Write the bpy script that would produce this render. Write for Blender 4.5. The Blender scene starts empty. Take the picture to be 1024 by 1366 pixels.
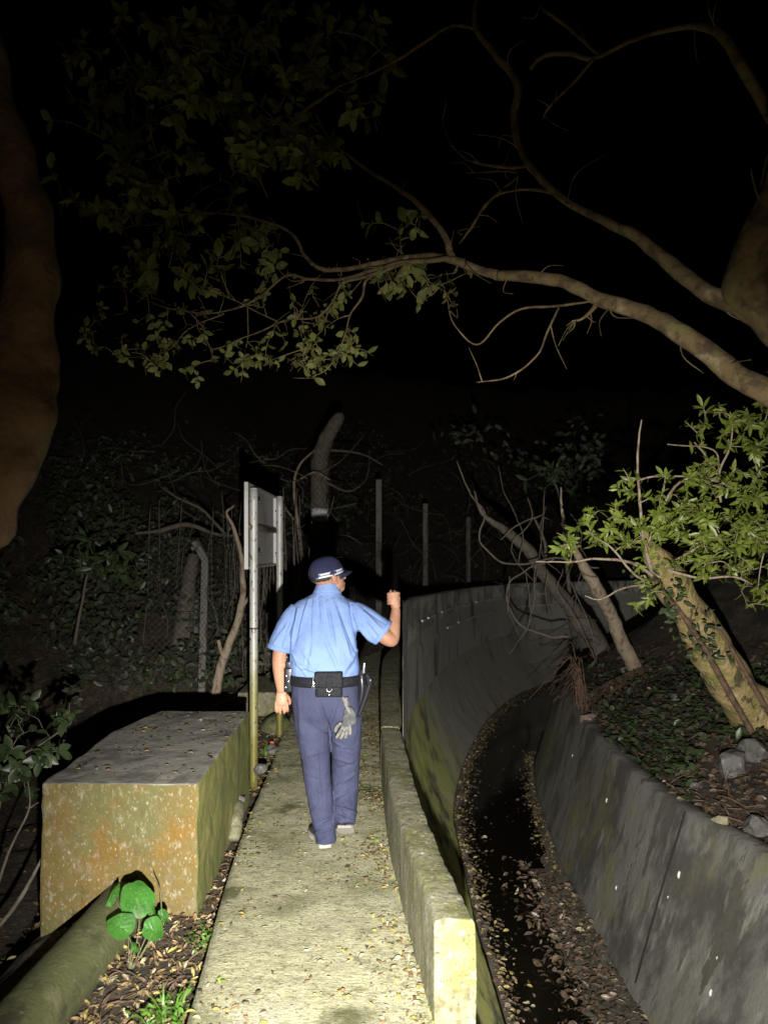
import bpy, bmesh, math, random
import numpy as np
from mathutils import Vector, Matrix, noise
random.seed(7); RS = np.random.RandomState(7)
scene = bpy.context.scene
COL = scene.collection

# ---------------------------------------------------------------- camera, sky, light, exposure
F, CX, HY, CH = 1026.0, 512.0, 735.0, 1.72      # focal length in px of the photo, centre column, horizon row, eye height
cam = bpy.data.cameras.new('camera'); cam_o = bpy.data.objects.new('camera', cam); COL.objects.link(cam_o)
cam.sensor_fit = 'VERTICAL'; cam.sensor_height = 36; cam.lens = F/1366*36
cam.shift_y = (HY-683)/1366
cam_o.location = (0, 0, CH); cam_o.rotation_euler = (math.pi/2, 0, 0)
cam.clip_start = 0.05; cam.clip_end = 500
cam.dof.use_dof = True; cam.dof.focus_distance = 4.7; cam.dof.aperture_fstop = 2.2
scene.camera = cam_o

w = bpy.data.worlds.new('World'); scene.world = w; w.use_nodes = True
nt = w.node_tree; nt.nodes.clear()
sky = nt.nodes.new('ShaderNodeTexSky'); sky.sky_type = 'NISHITA'; sky.sun_disc = False
sky.sun_elevation = math.radians(-4); sky.sun_rotation = math.radians(200)
bg = nt.nodes.new('ShaderNodeBackground'); bg.inputs[1].default_value = 0.0006
wo = nt.nodes.new('ShaderNodeOutputWorld')
nt.links.new(sky.outputs[0], bg.inputs[0]); nt.links.new(bg.outputs[0], wo.inputs[0])

def spot(name, energy, cone, blend, target, radius=0.018, color=(1, 0.97, 0.90), loc=(0.06, 0.0, 1.34)):
    l = bpy.data.lights.new(name, 'SPOT'); l.energy = energy; l.spot_size = math.radians(cone); l.spot_blend = blend
    l.shadow_soft_size = radius; l.color = color
    o = bpy.data.objects.new(name, l); COL.objects.link(o); o.location = loc
    o.rotation_euler = (Vector(target)-Vector(loc)).to_track_quat('-Z', 'Y').to_euler()
    return o
# the hand torch beside the lens: a hot spot on the walkway and the man, a wide beam, a faint spill
spot('torch_beam', 1550, 44, 1.0, (-0.30, 3.8, -0.02))
spot('torch_halo', 1650, 82, 1.0, (0.55, 5.5, 0.36))
spot('torch_spill', 25, 165, 0.6, (0.0, 4.0, 2.4), color=(1, 0.86, 0.62))

vs = scene.view_settings; vs.view_transform = 'Standard'; vs.look = 'None'; vs.exposure = 0.0; vs.gamma = 1; vs.use_curve_mapping = False
scene.cycles.max_bounces = 5; scene.cycles.diffuse_bounces = 2; scene.cycles.glossy_bounces = 2
scene.cycles.transparent_max_bounces = 4

# ---------------------------------------------------------------- helpers
def P(px, py, D):
    return Vector(((px-CX)/F*D, D, CH-(py-HY)/F*D))
def tag(o, label=None, cat=None, group=None, kind=None):
    if label: o['label'] = label
    if cat: o['category'] = cat
    if group: o['group'] = group
    if kind: o['kind'] = kind
    return o
def empty(name, loc, label=None, cat=None, group=None):
    o = bpy.data.objects.new(name, None); COL.objects.link(o); o.location = loc; o.empty_display_size = .1
    return tag(o, label, cat, group)
def link(name, me, mats, parent=None, smooth=True):
    o = bpy.data.objects.new(name, me); COL.objects.link(o)
    if not isinstance(mats, (list, tuple)): mats = [mats]
    for m in mats: me.materials.append(m)
    if smooth: me.polygons.foreach_set('use_smooth', [True]*len(me.polygons))
    if parent is not None:
        o.parent = parent
        if parent.parent: base = parent.parent.location + parent.location
        else: base = parent.location
        o.location = -base if parent.type == 'EMPTY' else Vector((0, 0, 0))
    return o
def mesh(name, v, f):
    me = bpy.data.meshes.new(name); me.from_pydata([tuple(a) for a in v], [], [tuple(a) for a in f]); me.update(); return me
def from_bm(name, bm, recalc=True):
    if recalc: bmesh.ops.recalc_face_normals(bm, faces=bm.faces)
    me = bpy.data.meshes.new(name); bm.to_mesh(me); bm.free(); return me
def catmull(pts, n):
    """pts: list of tuples (any length); n samples per span"""
    a = np.array([list(p) for p in pts], float)
    if len(a) == 2: n2 = n; return np.array([a[0]+(a[1]-a[0])*t for t in np.linspace(0, 1, n2+1)])
    e = np.vstack([2*a[0]-a[1], a, 2*a[-1]-a[-2]]); out = []
    for i in range(1, len(e)-2):
        p0, p1, p2, p3 = e[i-1], e[i], e[i+1], e[i+2]
        for k in range(n):
            t = k/n
            out.append(.5*((2*p1)+(-p0+p2)*t+(2*p0-5*p1+4*p2-p3)*t*t+(-p0+3*p1-3*p2+p3)*t**3))
    out.append(a[-1]); return np.array(out)
def tube(V, Fc, pts, rad, seg=8, wob=0.0, wscale=6, cap=True, flat=1.0, flat_dir=None):
    """append a tube along pts with radii rad to the lists V, Fc"""
    n = len(pts); pts = [Vector(p) for p in pts]; base = len(V)
    up = None
    for i in range(n):
        t = (pts[min(i+1, n-1)]-pts[max(i-1, 0)])
        if t.length < 1e-9: t = Vector((0, 0, 1))
        t.normalize()
        if up is None:
            a = Vector(flat_dir) if flat_dir is not None else (Vector((0, 0, 1)) if abs(t.z) < .9 else Vector((0, 1, 0)))
            up = (a-t*a.dot(t)).normalized()
        else: up = (up-t*up.dot(t)).normalized()
        s = t.cross(up)
        for k in range(seg):
            th = 2*math.pi*k/seg; d = up*math.cos(th)*flat+s*math.sin(th); r = rad[i]
            if wob: r *= 1+wob*noise.noise((pts[i]+d*rad[i])*wscale+Vector((3, 9, 1)))
            V.append(pts[i]+d*r)
    for i in range(n-1):
        for k in range(seg):
            a = base+i*seg+k; b = base+i*seg+(k+1) % seg
            Fc.append((a, b, b+seg, a+seg))
    if cap:
        Fc.append(tuple(base+k for k in range(seg))[::-1]); Fc.append(tuple(base+(n-1)*seg+k for k in range(seg)))
def ptube(V, Fc, pl, seg=8, sub=5, wob=.0, wscale=6, cap=True, jit=0):
    """pl: list of (px,py,D,radius in m)"""
    a = catmull([tuple(P(p[0], p[1], p[2]))+(p[3],) for p in pl], sub)
    if jit:
        for q in a:
            v3 = Vector(q[:3]); nn = noise.noise_vector(v3*4)+noise.noise_vector(v3*13)*.45
            q[:3] += np.array(nn)*jit*min(1, .35+q[3]*60)
    tube(V, Fc, [x[:3] for x in a], [max(x[3], .0006) for x in a], seg, wob, wscale, cap)
    return a
def box(bm, lo, hi, bevel=0.0, seg=2, mat=None):
    r = bmesh.ops.create_cube(bm, size=1.0)
    c = [(lo[i]+hi[i])/2 for i in range(3)]; s = [hi[i]-lo[i] for i in range(3)]
    bmesh.ops.scale(bm, vec=s, verts=r['verts']); bmesh.ops.translate(bm, vec=c, verts=r['verts'])
    vs_ = r['verts']
    if bevel:
        es = list({e for v in vs_ for e in v.link_edges})
        q = bmesh.ops.bevel(bm, geom=es, offset=bevel, segments=seg, affect='EDGES', profile=.6)
        vs_ = list({v for f in q['faces'] for v in f.verts} | {v for v in vs_ if v.is_valid})
    if mat is not None: bmesh.ops.transform(bm, matrix=mat, verts=[v for v in vs_ if v.is_valid])
    return vs_
def ell(V, Fc, c, r, rot=None, nu=14, nv=10):
    b = len(V); c = Vector(c)
    for i in range(nv+1):
        ph = math.pi*i/nv
        for k in range(nu):
            th = 2*math.pi*k/nu
            v = Vector((r[0]*math.sin(ph)*math.cos(th), r[1]*math.sin(ph)*math.sin(th), r[2]*math.cos(ph)))
            if rot is not None: v = rot @ v
            V.append(c+v)
    for i in range(nv):
        for k in range(nu):
            a = b+i*nu+k; d = b+i*nu+(k+1) % nu
            Fc.append((a, a+nu, d+nu, d))
def solid(V, Fc, voxel, smooth=4, fn=None, fac=.5):
    """join overlapping closed shapes into one continuous surface"""
    bm = bmesh.new(); vv = [bm.verts.new(v) for v in V]
    for f in Fc:
        try: bm.faces.new([vv[i] for i in f])
        except ValueError: pass
    bmesh.ops.remove_doubles(bm, verts=bm.verts, dist=1e-5)
    bmesh.ops.recalc_face_normals(bm, faces=bm.faces)
    me = bpy.data.meshes.new('tmp'); bm.to_mesh(me); bm.free()
    o = bpy.data.objects.new('tmp', me); COL.objects.link(o)
    m = o.modifiers.new('r', 'REMESH'); m.mode = 'VOXEL'; m.voxel_size = voxel
    if smooth:
        s = o.modifiers.new('s', 'SMOOTH'); s.iterations = smooth; s.factor = fac
    dg = bpy.context.evaluated_depsgraph_get(); out = bpy.data.meshes.new_from_object(o.evaluated_get(dg))
    bpy.data.objects.remove(o)
    if fn:
        nv = [(v.co.copy(), v.normal.copy()) for v in out.vertices]
        for v, (c, nn) in zip(out.vertices, nv): v.co = c+fn(c, nn)
    out.update(); return out

# ---------------------------------------------------------------- materials
def mat(name, base, layers=(), rough=.8, bump=(), spec=.5, metal=0, sheen=0, trans=0, coat=0, rvar=0):
    """layers: (colour, scale(xyz or float), lo, hi, detail, kind); bump: (scale, strength, distance)"""
    m = bpy.data.materials.new(name); m.use_nodes = True; t = m.node_tree; N = t.nodes; L = t.links
    b = N['Principled BSDF']; tc = N.new('ShaderNodeTexCoord')
    b.inputs['Roughness'].default_value = rough; b.inputs['Metallic'].default_value = metal
    b.inputs['Specular IOR Level'].default_value = spec
    if sheen: b.inputs['Sheen Weight'].default_value = sheen
    if coat: b.inputs['Coat Weight'].default_value = coat; b.inputs['Coat Roughness'].default_value = .15
    rgb = N.new('ShaderNodeRGB'); rgb.outputs[0].default_value = (*base, 1); cur = rgb.outputs[0]
    def tex(scale, detail, kind, off=0):
        mp = N.new('ShaderNodeMapping')
        s = scale if isinstance(scale, (tuple, list)) else (scale,)*3
        mp.inputs['Scale'].default_value = s; mp.inputs['Location'].default_value = (off*3.1, off*1.7, off*.9)
        L.new(tc.outputs['Object'], mp.inputs[0])
        if kind == 'vor':
            x = N.new('ShaderNodeTexVoronoi'); x.inputs['Scale'].default_value = 1; L.new(mp.outputs[0], x.inputs['Vector']); return x.outputs['Distance']
        if kind == 'cell':
            x = N.new('ShaderNodeTexVoronoi'); x.inputs['Scale'].default_value = 1; L.new(mp.outputs[0], x.inputs['Vector'])
            sp = N.new('ShaderNodeSeparateColor'); L.new(x.outputs['Color'], sp.inputs[0]); return sp.outputs[0]
        x = N.new('ShaderNodeTexNoise'); x.inputs['Scale'].default_value = 1; x.inputs['Detail'].default_value = detail
        x.inputs['Roughness'].default_value = .62; L.new(mp.outputs[0], x.inputs['Vector']); return x.outputs['Fac']
    for i, ly in enumerate(layers):
        c, sc, lo, hi = ly[:4]; det = ly[4] if len(ly) > 4 else 5; kind = ly[5] if len(ly) > 5 else 'n'
        if kind in ('z', 'zn'):                                 # real growth that depends on height up the object
            sx = N.new('ShaderNodeSeparateXYZ'); L.new(tc.outputs['Object'], sx.inputs[0])
            o_ = tex(14, 4, 'n', i+5); ad = N.new('ShaderNodeMath'); ad.operation = 'MULTIPLY_ADD'
            L.new(o_, ad.inputs[0]); ad.inputs[1].default_value = sc; L.new(sx.outputs[2], ad.inputs[2]); src = ad.outputs[0]
        elif kind == 'y':
            sx = N.new('ShaderNodeSeparateXYZ'); L.new(tc.outputs['Object'], sx.inputs[0])
            o_ = tex(1.5, 4, 'n', i+5); ad = N.new('ShaderNodeMath'); ad.operation = 'MULTIPLY_ADD'
            L.new(o_, ad.inputs[0]); ad.inputs[1].default_value = sc; L.new(sx.outputs[1], ad.inputs[2]); src = ad.outputs[0]
        else: src = tex(sc, det, kind, i+1)
        mr = N.new('ShaderNodeMapRange'); mr.inputs[1].default_value = lo; mr.inputs[2].default_value = hi
        mr.interpolation_type = 'SMOOTHSTEP'; L.new(src, mr.inputs[0])
        mx = N.new('ShaderNodeMix'); mx.data_type = 'RGBA'; L.new(mr.outputs[0], mx.inputs[0]); L.new(cur, mx.inputs[6])
        mx.inputs[7].default_value = (*c, 1); cur = mx.outputs[2]
    L.new(cur, b.inputs['Base Color'])
    if rvar:
        o_ = tex(9, 4, 'n', 8); mr = N.new('ShaderNodeMapRange'); L.new(o_, mr.inputs[0]); mr.inputs[1].default_value = .35; mr.inputs[2].default_value = .65
        mr.inputs[3].default_value = rough-rvar; mr.inputs[4].default_value = rough+rvar; L.new(mr.outputs[0], b.inputs['Roughness'])
    prev = None
    for i, bp in enumerate(bump):
        sc, st, di = bp[:3]; kind = bp[3] if len(bp) > 3 else 'n'
        bn = N.new('ShaderNodeBump'); bn.inputs['Strength'].default_value = st; bn.inputs['Distance'].default_value = di
        L.new(tex(sc, 6, kind, i+11), bn.inputs['Height'])
        if prev: L.new(prev, bn.inputs['Normal'])
        prev = bn.outputs[0]
    if prev: L.new(prev, b.inputs['Normal'])
    if trans:
        tr = N.new('ShaderNodeBsdfTranslucent'); L.new(cur, tr.inputs[0]); ms = N.new('ShaderNodeMixShader'); ms.inputs[0].default_value = trans
        L.new(b.outputs[0], ms.inputs[1]); L.new(tr.outputs[0], ms.inputs[2]); L.new(ms.outputs[0], N['Material Output'].inputs[0])
    return m
M = {}
M['path'] = mat('path_concrete', (.37, .355, .22), [((.23, .215, .12), (16, 30, 16), .46, .66, 9), ((.40, .38, .27), 3.2, .5, .72), ((.16, .16, .075), 1.6, .50, .72), ((.5, .48, .39), (50, 90, 50), .60, .70, 3), ((.07, .065, .035), (60, 90, 60), .56, .66, 6), ((.09, .09, .035), 2.3, .56, .68, 8)], .9,
                [((45, 80, 45), .8, .010), (140, .9, .006), (12, .4, .02)])
M['parapet'] = mat('parapet_concrete', (.20, .19, .12), [((.13, .13, .045), 4, .42, .60, 8), ((.10, .09, .045), (22, 22, 14), .5, .66), ((.33, .32, .25), 38, .56, .68, 7), ((.22, .21, .06), 7, .60, .72), ((.07, .065, .04), 55, .58, .68, 6)], .9, [(55, .6, .012), (160, .6, .005), (9, .4, .02)])
M['pipe_block'] = mat('stained_concrete', (.135, .095, .026), [((.105, .10, .034), 2.0, .44, .64), ((.16, .088, .013), 3.2, .50, .68), ((.16, .13, .07), 7, .55, .7), ((.24, .21, .14), (34, 34, 20), .54, .72, 8), ((.30, .27, .20), (75, 75, 45), .58, .68, 6), ((.10, .08, .03), (20, 20, 9), .58, .70, 6)], .9, [(30, .6, .012), (110, .6, .005)])
M['block_side'] = mat('mossy_concrete', (.15, .16, .035), [((.24, .22, .06), 3, .45, .65), ((.09, .10, .03), (8, 8, 5), .55, .68), ((.33, .30, .17), 60, .62, .70, 4)], .92, [(30, .5, .010), (130, .5, .004)])
M['block_top'] = mat('weathered_concrete_top', (.30, .285, .25), [((.17, .16, .14), 5, .48, .62), ((.42, .40, .36), (3, 6, 3), .60, .70), ((.12, .11, .095), 50, .58, .66, 3)], .9, [(40, .5, .008), (130, .5, .004)])
M['highwall'] = mat('retaining_wall_concrete', (.56, .54, .48), [((.26, .25, .22), (.9, .9, 1.6), .50, .56, 7), ((.32, .31, .28), (2.2, 2.2, 1.0), .48, .60), ((.44, .42, .37), (5, 5, 1.2), .58, .70), ((.13, .125, .11), (7, 7, 2), .56, .66), ((.36, .35, .31), .10, .82, .76, 4, 'z'), ((.36, .34, .29), 26, .64, .72, 4), ((.12, .115, .09), (3, 3, .8), .56, .66, 6)], .85, [(26, .5, .012), (110, .4, .004)])
M['ledge_lit'] = mat('lit_ledge_tone', (.68, .66, .60), [((.40, .38, .34), 8, .45, .6)], .9)  # paler than the wall: light on the ledge tops put into the colour
M['lining_left'] = mat('mossy_channel_lining', (.46, .46, .17), [((.42, .47, .09), (1.3, 1.0, 1.0), .44, .62), ((.09, .085, .06), (6, 1.2, 2), .5, .66), ((.19, .20, .05), (14, 3, 4), .58, .72), ((.30, .29, .25), 3, 9.3, 12.5, 4, 'y'), ((.16, .155, .09), (5, 5, 1.2), .50, .74, 9)], .8, [(24, .4, .008), (110, .4, .003)])
M['lining_right'] = mat('grey_channel_lining', (.19, .183, .165), [((.085, .08, .072), (1.6, 2.0, 1.3), .46, .60), ((.29, .28, .26), (3, 7, 2.5), .56, .72), ((.19, .18, .08), 1.1, .50, .68), ((.11, .105, .09), (5, 12, 2.2), .54, .68, 10), ((.10, .096, .08), (2.2, 5, 1.6), .585, .60, 9), ((.15, .145, .125), (2.2, 5, 1.6), .60, .61, 9), ((.23, .22, .20), 60, .65, .72, 4)], .72, [(14, .5, .015), (90, .5, .004)], rvar=.1)
M['floor'] = mat('channel_bed', (.10, .09, .07), [((.16, .14, .10), 12, .5, .65), ((.05, .045, .035), 4, .5, .65)], .7, [(40, .7, .015), (140, .5, .004)])
M['earth'] = mat('leafy_earth', (.05, .038, .025), [((.10, .072, .045), 18, .48, .62), ((.03, .024, .017), 5, .48, .62), ((.20, .15, .09), 55, .60, .68)], .95, [(30, 1, .03), (100, .8, .01)])
M['bankearth'] = mat('bank_earth', (.055, .040, .028), [((.09, .07, .052), 22, .48, .62), ((.03, .026, .02), 5, .48, .62)], .95, [(30, 1, .03), (100, .8, .01)])
M['water'] = mat('dark_water', (.006, .005, .003), [], .05, [(9, .12, .01)], spec=.5)
M['rock'] = mat('grey_rock', (.13, .125, .115), [((.06, .058, .05), 9, .45, .6), ((.22, .215, .20), 30, .58, .68)], .85, [(25, .7, .01), (90, .5, .004)])
M['rock_yel'] = mat('ochre_rock', (.30, .27, .17), [((.18, .16, .09), 12, .45, .6)], .85, [(25, .7, .01)])
M['rock_pink'] = mat('pinkish_rock', (.24, .18, .15), [((.13, .10, .085), 12, .45, .6)], .85, [(25, .7, .01)])
M['pipe'] = mat('mossy_pipe', (.085, .092, .035), [((.13, .13, .06), (10, 10, 10), .50, .66), ((.045, .045, .02), (6, 2.5, 6), .52, .66), ((.17, .16, .08), 40, .62, .72)], .8, [(45, .7, .008), (12, .3, .01)])
M['galv'] = mat('galvanised_steel', (.50, .50, .48), [((.38, .38, .36), (30, 30, 6), .5, .65), ((.24, .225, .095), .5, 1.35, .85, 4, 'z'), ((.15, .135, .03), .5, .75, .35, 4, 'z'), ((.06, .05, .025), (45, 45, 20), .58, .66, 6)], .5, [(60, .3, .002)], metal=.2)
M['alu'] = mat('aluminium_sheet', (.48, .47, .45), [((.32, .31, .29), (6, 6, 3), .45, .65), ((.72, .70, .67), 14, .62, .72)], .5, [(30, .2, .002)], metal=.1)
M['rail'] = mat('rusty_rail', (.20, .16, .11), [((.09, .065, .04), 30, .45, .62)], .6, [(60, .3, .002)], metal=.4)
M['bolt'] = mat('bolt_steel', (.14, .13, .12), [((.08, .05, .03), 80, .5, .6)], .5, metal=.7)
M['post'] = mat('post_concrete', (.34, .325, .29), [((.19, .18, .15), (14, 14, 4), .48, .62), ((.42, .41, .38), 40, .6, .7)], .9, [(50, .6, .006)])
M['fencepost'] = mat('fence_post_concrete', (.20, .19, .17), [((.10, .095, .08), (14, 14, 4), .48, .62)], .9, [(50, .6, .006)])
M['wire'] = mat('rusty_wire', (.09, .085, .075), [], .6, metal=.5)
M['bark_over'] = mat('overhead_bark', (.16, .112, .052), [((.075, .052, .026), (16, 16, 16), .45, .62), ((.27, .21, .12), 8, .55, .7), ((.17, .16, .05), 5, .58, .7)], .9, [(50, .8, .008), (14, .5, .015)])
M['bark_near'] = mat('smooth_orange_bark', (.105, .058, .024), [((.055, .030, .014), 7, .45, .62), ((.06, .05, .02), 4, .56, .7)], .85, [(30, .8, .012), (9, .6, .03)])
M['bark_dark'] = mat('dark_bark', (.05, .038, .022), [((.03, .022, .014), 9, .45, .62)], .9, [(40, .8, .01)])
M['bark_moss'] = mat('mossy_pale_bark', (.38, .28, .12), [((.24, .23, .06), 9, .50, .58, 6), ((.50, .42, .24), 16, .58, .68, 5), ((.10, .08, .04), (14, 14, 7), .54, .60, 8)], .9, [(28, 1, .03), (80, .8, .006)])
M['bark_grey'] = mat('grey_bark', (.16, .14, .11), [((.11, .09, .07), 20, .45, .62)], .9, [(50, .8, .008)])
M['bark_pale'] = mat('peeled_pale_bark', (.36, .29, .21), [((.20, .13, .09), (20, 20, 9), .48, .62), ((.50, .44, .35), 25, .6, .7)], .85, [(50, .8, .006)])
M['root'] = mat('reddish_root', (.16, .095, .065), [((.08, .05, .035), 20, .45, .62)], .9, [(60, .8, .005)])
def leafm(n, a, b, c, trans=.25, rough=.42, spec=.5):
    return mat(n, a, [(b, 9, .45, .6, 3), (c, 21, .55, .68, 3)], rough, [(60, .25, .002)], trans=trans, spec=spec)
M['leaf_over'] = leafm('leaf_olive', (.16, .17, .05), (.10, .11, .035), (.22, .23, .09), .15, .6, .2)
M['leaf_tree'] = leafm('leaf_bright', (.24, .30, .05), (.13, .18, .03), (.38, .42, .11), .3, .36)
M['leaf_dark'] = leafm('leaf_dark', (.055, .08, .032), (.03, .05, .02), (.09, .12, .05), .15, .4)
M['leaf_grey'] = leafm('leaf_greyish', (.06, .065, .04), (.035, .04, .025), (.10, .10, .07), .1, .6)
M['stem_green'] = mat('green_stem', (.10, .12, .05), [((.14, .10, .06), 30, .45, .6)], .7)
M['leaf_big'] = mat('leaf_big', (.05, .17, .025), [((.035, .12, .018), 14, .45, .6), ((.09, .22, .04), 40, .6, .7)], .45, [(90, .2, .002)], trans=.25)
M['vein'] = mat('leaf_vein', (.16, .30, .09), [], .6)
M['grass'] = leafm('grass_green', (.10, .22, .03), (.07, .15, .02), (.2, .28, .08), .3)
M['dry1'] = mat('dry_leaf_yellow', (.40, .34, .10), [((.28, .22, .07), 40, .45, .6)], .7, trans=.1)
M['dry2'] = mat('dry_leaf_tan', (.30, .20, .10), [((.18, .11, .05), 40, .45, .6)], .7, trans=.1)
M['dry3'] = mat('dry_leaf_brown', (.13, .085, .042), [((.08, .05, .028), 40, .45, .6)], .7, trans=.1)
M['dry4'] = mat('dry_leaf_pale', (.46, .42, .28), [((.32, .28, .16), 40, .45, .6)], .7, trans=.1)
M['fresh'] = mat('fallen_green_leaf', (.22, .34, .05), [((.14, .22, .04), 40, .45, .6)], .5, trans=.1)
M['wet1'] = mat('wet_leaf_brown', (.10, .07, .05), [((.05, .035, .025), 30, .45, .6)], .4)
M['wet2'] = mat('wet_leaf_tan', (.20, .15, .11), [((.11, .08, .06), 30, .45, .6)], .4)
DRY = [M['dry1'], M['dry2'], M['dry3'], M['dry4'], M['fresh']]
M['shirt'] = mat('blue_shirt_cloth', (.20, .295, .56), [((.165, .25, .50), 5, .4, .65)], .85, [((900, 900, 900), .25, .001), (45, .4, .006), ((22, 22, 9), .5, .02)], spec=.15)
M['trousers'] = mat('navy_trouser_cloth', (.048, .053, .098), [((.037, .041, .078), 6, .4, .65)], .85, [((900, 900, 900), .25, .001), (40, .4, .006), ((20, 20, 8), .5, .02)], spec=.15)
M['navy'] = mat('navy_cap_cloth', (.028, .03, .075), [((.02, .022, .055), 8, .4, .65)], .85, [(600, .2, .001)], spec=.15)
M['skin'] = mat('tanned_skin', (.42, .225, .145), [((.36, .17, .11), 9, .42, .65), ((.47, .28, .19), 30, .55, .7)], .55, [(250, .3, .0012), (60, .2, .002)], spec=.35)
M['hair'] = mat('short_black_hair', (.02, .017, .016), [((.06, .05, .045), 220, .5, .62)], .8, [(400, .8, .003)])
M['black'] = mat('black_webbing', (.010, .010, .013), [((.018, .018, .022), 60, .5, .62)], .7, [(300, .4, .001)], spec=.2)
M['gloss'] = mat('black_polymer', (.015, .015, .02), [], .25, [(60, .1, .001)], coat=.3)
M['silver'] = mat('silver_metal', (.7, .7, .72), [], .25, metal=.9)
M['band'] = mat('silver_band_cloth', (.62, .66, .74), [], .5, [(300, .2, .001)])
M['bandnavy'] = mat('band_navy', (.05, .06, .14), [], .6)
M['sole'] = mat('pale_shoe_sole', (.28, .27, .25), [((.30, .28, .24), 50, .5, .6)], .8, [(160, .5, .002)])
M['shoe'] = mat('black_leather', (.03, .03, .04), [], .45, [(80, .2, .001)])
M['glove'] = mat('grey_glove_cloth', (.05, .05, .052), [((.09, .09, .095), 30, .45, .6)], .8, [(200, .4, .001)])
M['gloveW'] = mat('pale_glove_tips', (.15, .145, .135), [((.08, .08, .08), 50, .5, .6)], .8, [(200, .4, .001)])
M['lens'] = mat('dark_lens', (.01, .01, .012), [], .1, coat=.5)
M['white'] = mat('white_lime', (.72, .72, .70), [((.5, .5, .48), 60, .5, .6)], .7)
M['label_plate'] = mat('tree_plate', (.9, .9, .95), [((.35, .36, .42), 40, .54, .58, 2)], .4)
M['orange'] = mat('orange_scrap', (.55, .11, .05), [], .6)
M['gap'] = mat('dark_joint', (.02, .02, .016), [], .95)

# ---------------------------------------------------------------- plan lines of the place
def rs(line, n):
    a = catmull(line, 8); d = np.r_[0, np.cumsum(np.linalg.norm(np.diff(a, axis=0), axis=1))]
    t = np.linspace(0, d[-1], n); return np.stack([np.interp(t, d, a[:, i]) for i in range(a.shape[1])], 1)
FL = [(.72, -2), (.72, 2), (.70, 4.63), (.675, 5.66), (.70, 7.42), (.78, 8.5), (1.16, 10.5), (1.87, 13), (2.84, 15.1), (4.2, 16.5), (8, 17.6)]    # channel bed, left edge
TLn = [(.70, -2), (.40, 2), (.285, 3.1), (.198, 4), (.12, 5.4), (.15, 6.2), (.18, 7), (.27, 8.2), (.62, 10.3), (1.29, 13), (2.4, 15.6), (3.8, 17.1), (8, 18.4)]  # top of the left lining, z=0
BR = [(1.5, -2), (1.5, 2), (1.5, 4.42), (1.516, 6.27), (1.62, 7.65), (1.8, 9.2), (2.15, 10.7), (2.95, 12.6), (4.4, 14.1), (8, 15)]           # bed, right edge
TR = [(2.4, -2), (2.3, 2), (2.04, 4.08), (1.88, 4.8), (1.82, 5.6), (1.84, 6.4), (1.95, 7.84), (2.12, 9.2), (2.5, 10.6), (3.4, 12.4), (4.7, 13.7), (8, 14.5)]
PL = [(-.56, -2), (-.62, 1), (-.72, 2.8), (-.80, 3.75), (-.866, 4.78), (-.904, 6.06), (-.99, 8.29), (-.9, 10), (-.5, 12), (.2, 14), (1.2, 16), (3, 18), (8, 20)]
PR = [(.48, -2), (.31, 1.0), (.205, 2.8), (.155, 3.28), (.07, 4.30), (.005, 5.75), (-.01, 7.0), (-.005, 8.4), (.045, 10), (.35, 12), (.9, 13.6), (2.0, 15.9), (3.5, 17.6), (8, 19.2)]

def seg_dist(X, Y, line):
    """distance to a polyline and side sign (positive = left of travel)"""
    best = np.full(X.shape, 1e9); sg = np.ones(X.shape)
    for (x0, y0), (x1, y1) in zip(line[:-1], line[1:]):
        dx, dy = x1-x0, y1-y0; L2 = dx*dx+dy*dy
        t = np.clip(((X-x0)*dx+(Y-y0)*dy)/L2, 0, 1)
        d = np.hypot(X-x0-t*dx, Y-y0-t*dy); s = np.sign(dx*(Y-y0)-dy*(X-x0)); m = d < best-1e-9
        best = np.where(m, d, best); sg = np.where(m, s, sg)
    return best, sg
rTL = rs(TLn, 90)[:, :2]; rTR = rs(TR, 90)[:, :2]; rPL = rs(PL, 90)[:, :2]
FEN = [(-14, 6.0), (-5, 8.0), (-2.13, 9.1), (-.1, 14.1), (.86, 16.1), (2.07, 19.1), (8, 22)]
def fbm(X, Y, s, seed=0):
    out = np.zeros(X.shape).ravel(); xs = X.ravel(); ys = Y.ravel()
    for i in range(len(out)): out[i] = noise.fractal(Vector((xs[i]*s+seed, ys[i]*s-seed, seed*.3)), 1.0, 2.0, 4)
    return out.reshape(X.shape)
def height(X, Y):
    X = np.atleast_1d(np.asarray(X, float)); Y = np.atleast_1d(np.asarray(Y, float))
    dl, sl = seg_dist(X, Y, rTL); dr, sr = seg_dist(X, Y, rTR); dp, sp = seg_dist(X, Y, rPL)
    df, sf = seg_dist(X, Y, FEN)
    leftside = sl > 0; rightside = sr < 0
    # left: verge, hollow behind the pipe, hillside beyond the fence
    zl = -.12-.10*np.clip((dp*(sp > 0)-.5)/.6, 0, 1)-.40*np.clip((-X-1.72)/.5, 0, 1)*np.clip((9.0-Y)/1.5, 0, 1)
    zl = zl+.22*np.clip((Y-6.5)/2, 0, 1)*(sp > 0)+.10*np.clip((Y-9)/4, 0, 1)*(sp > 0)
    zl = np.where(sf > 0, zl+.85*np.minimum(df, 9)+.15*df**.5, zl)
    zl = np.where(sp <= 0, -.30, zl)
    # right bank
    sl_ = .42+.35*np.clip((Y-7)/2.5, 0, 1)
    zr = .07+sl_*np.minimum(np.maximum(dr-.10, 0), 9)
    z = np.where(leftside, zl, np.where(rightside, zr, -1.3))
    # step down to below the bed, hidden inside the linings
    z = np.where(leftside & (dl < .14), -1.3, z); z = np.where(rightside & (dr < .045), -1.3, z)
    n1 = fbm(X, Y, .9, 3)*.10+fbm(X, Y, 3.1, 8)*.045
    amp = np.where(rightside, np.clip(dr*1.2, 0, 1), np.where(sp > 0, np.clip(dp*1.0, .12, 1), 0))
    return z+n1*amp*(z > -1.2)

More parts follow.
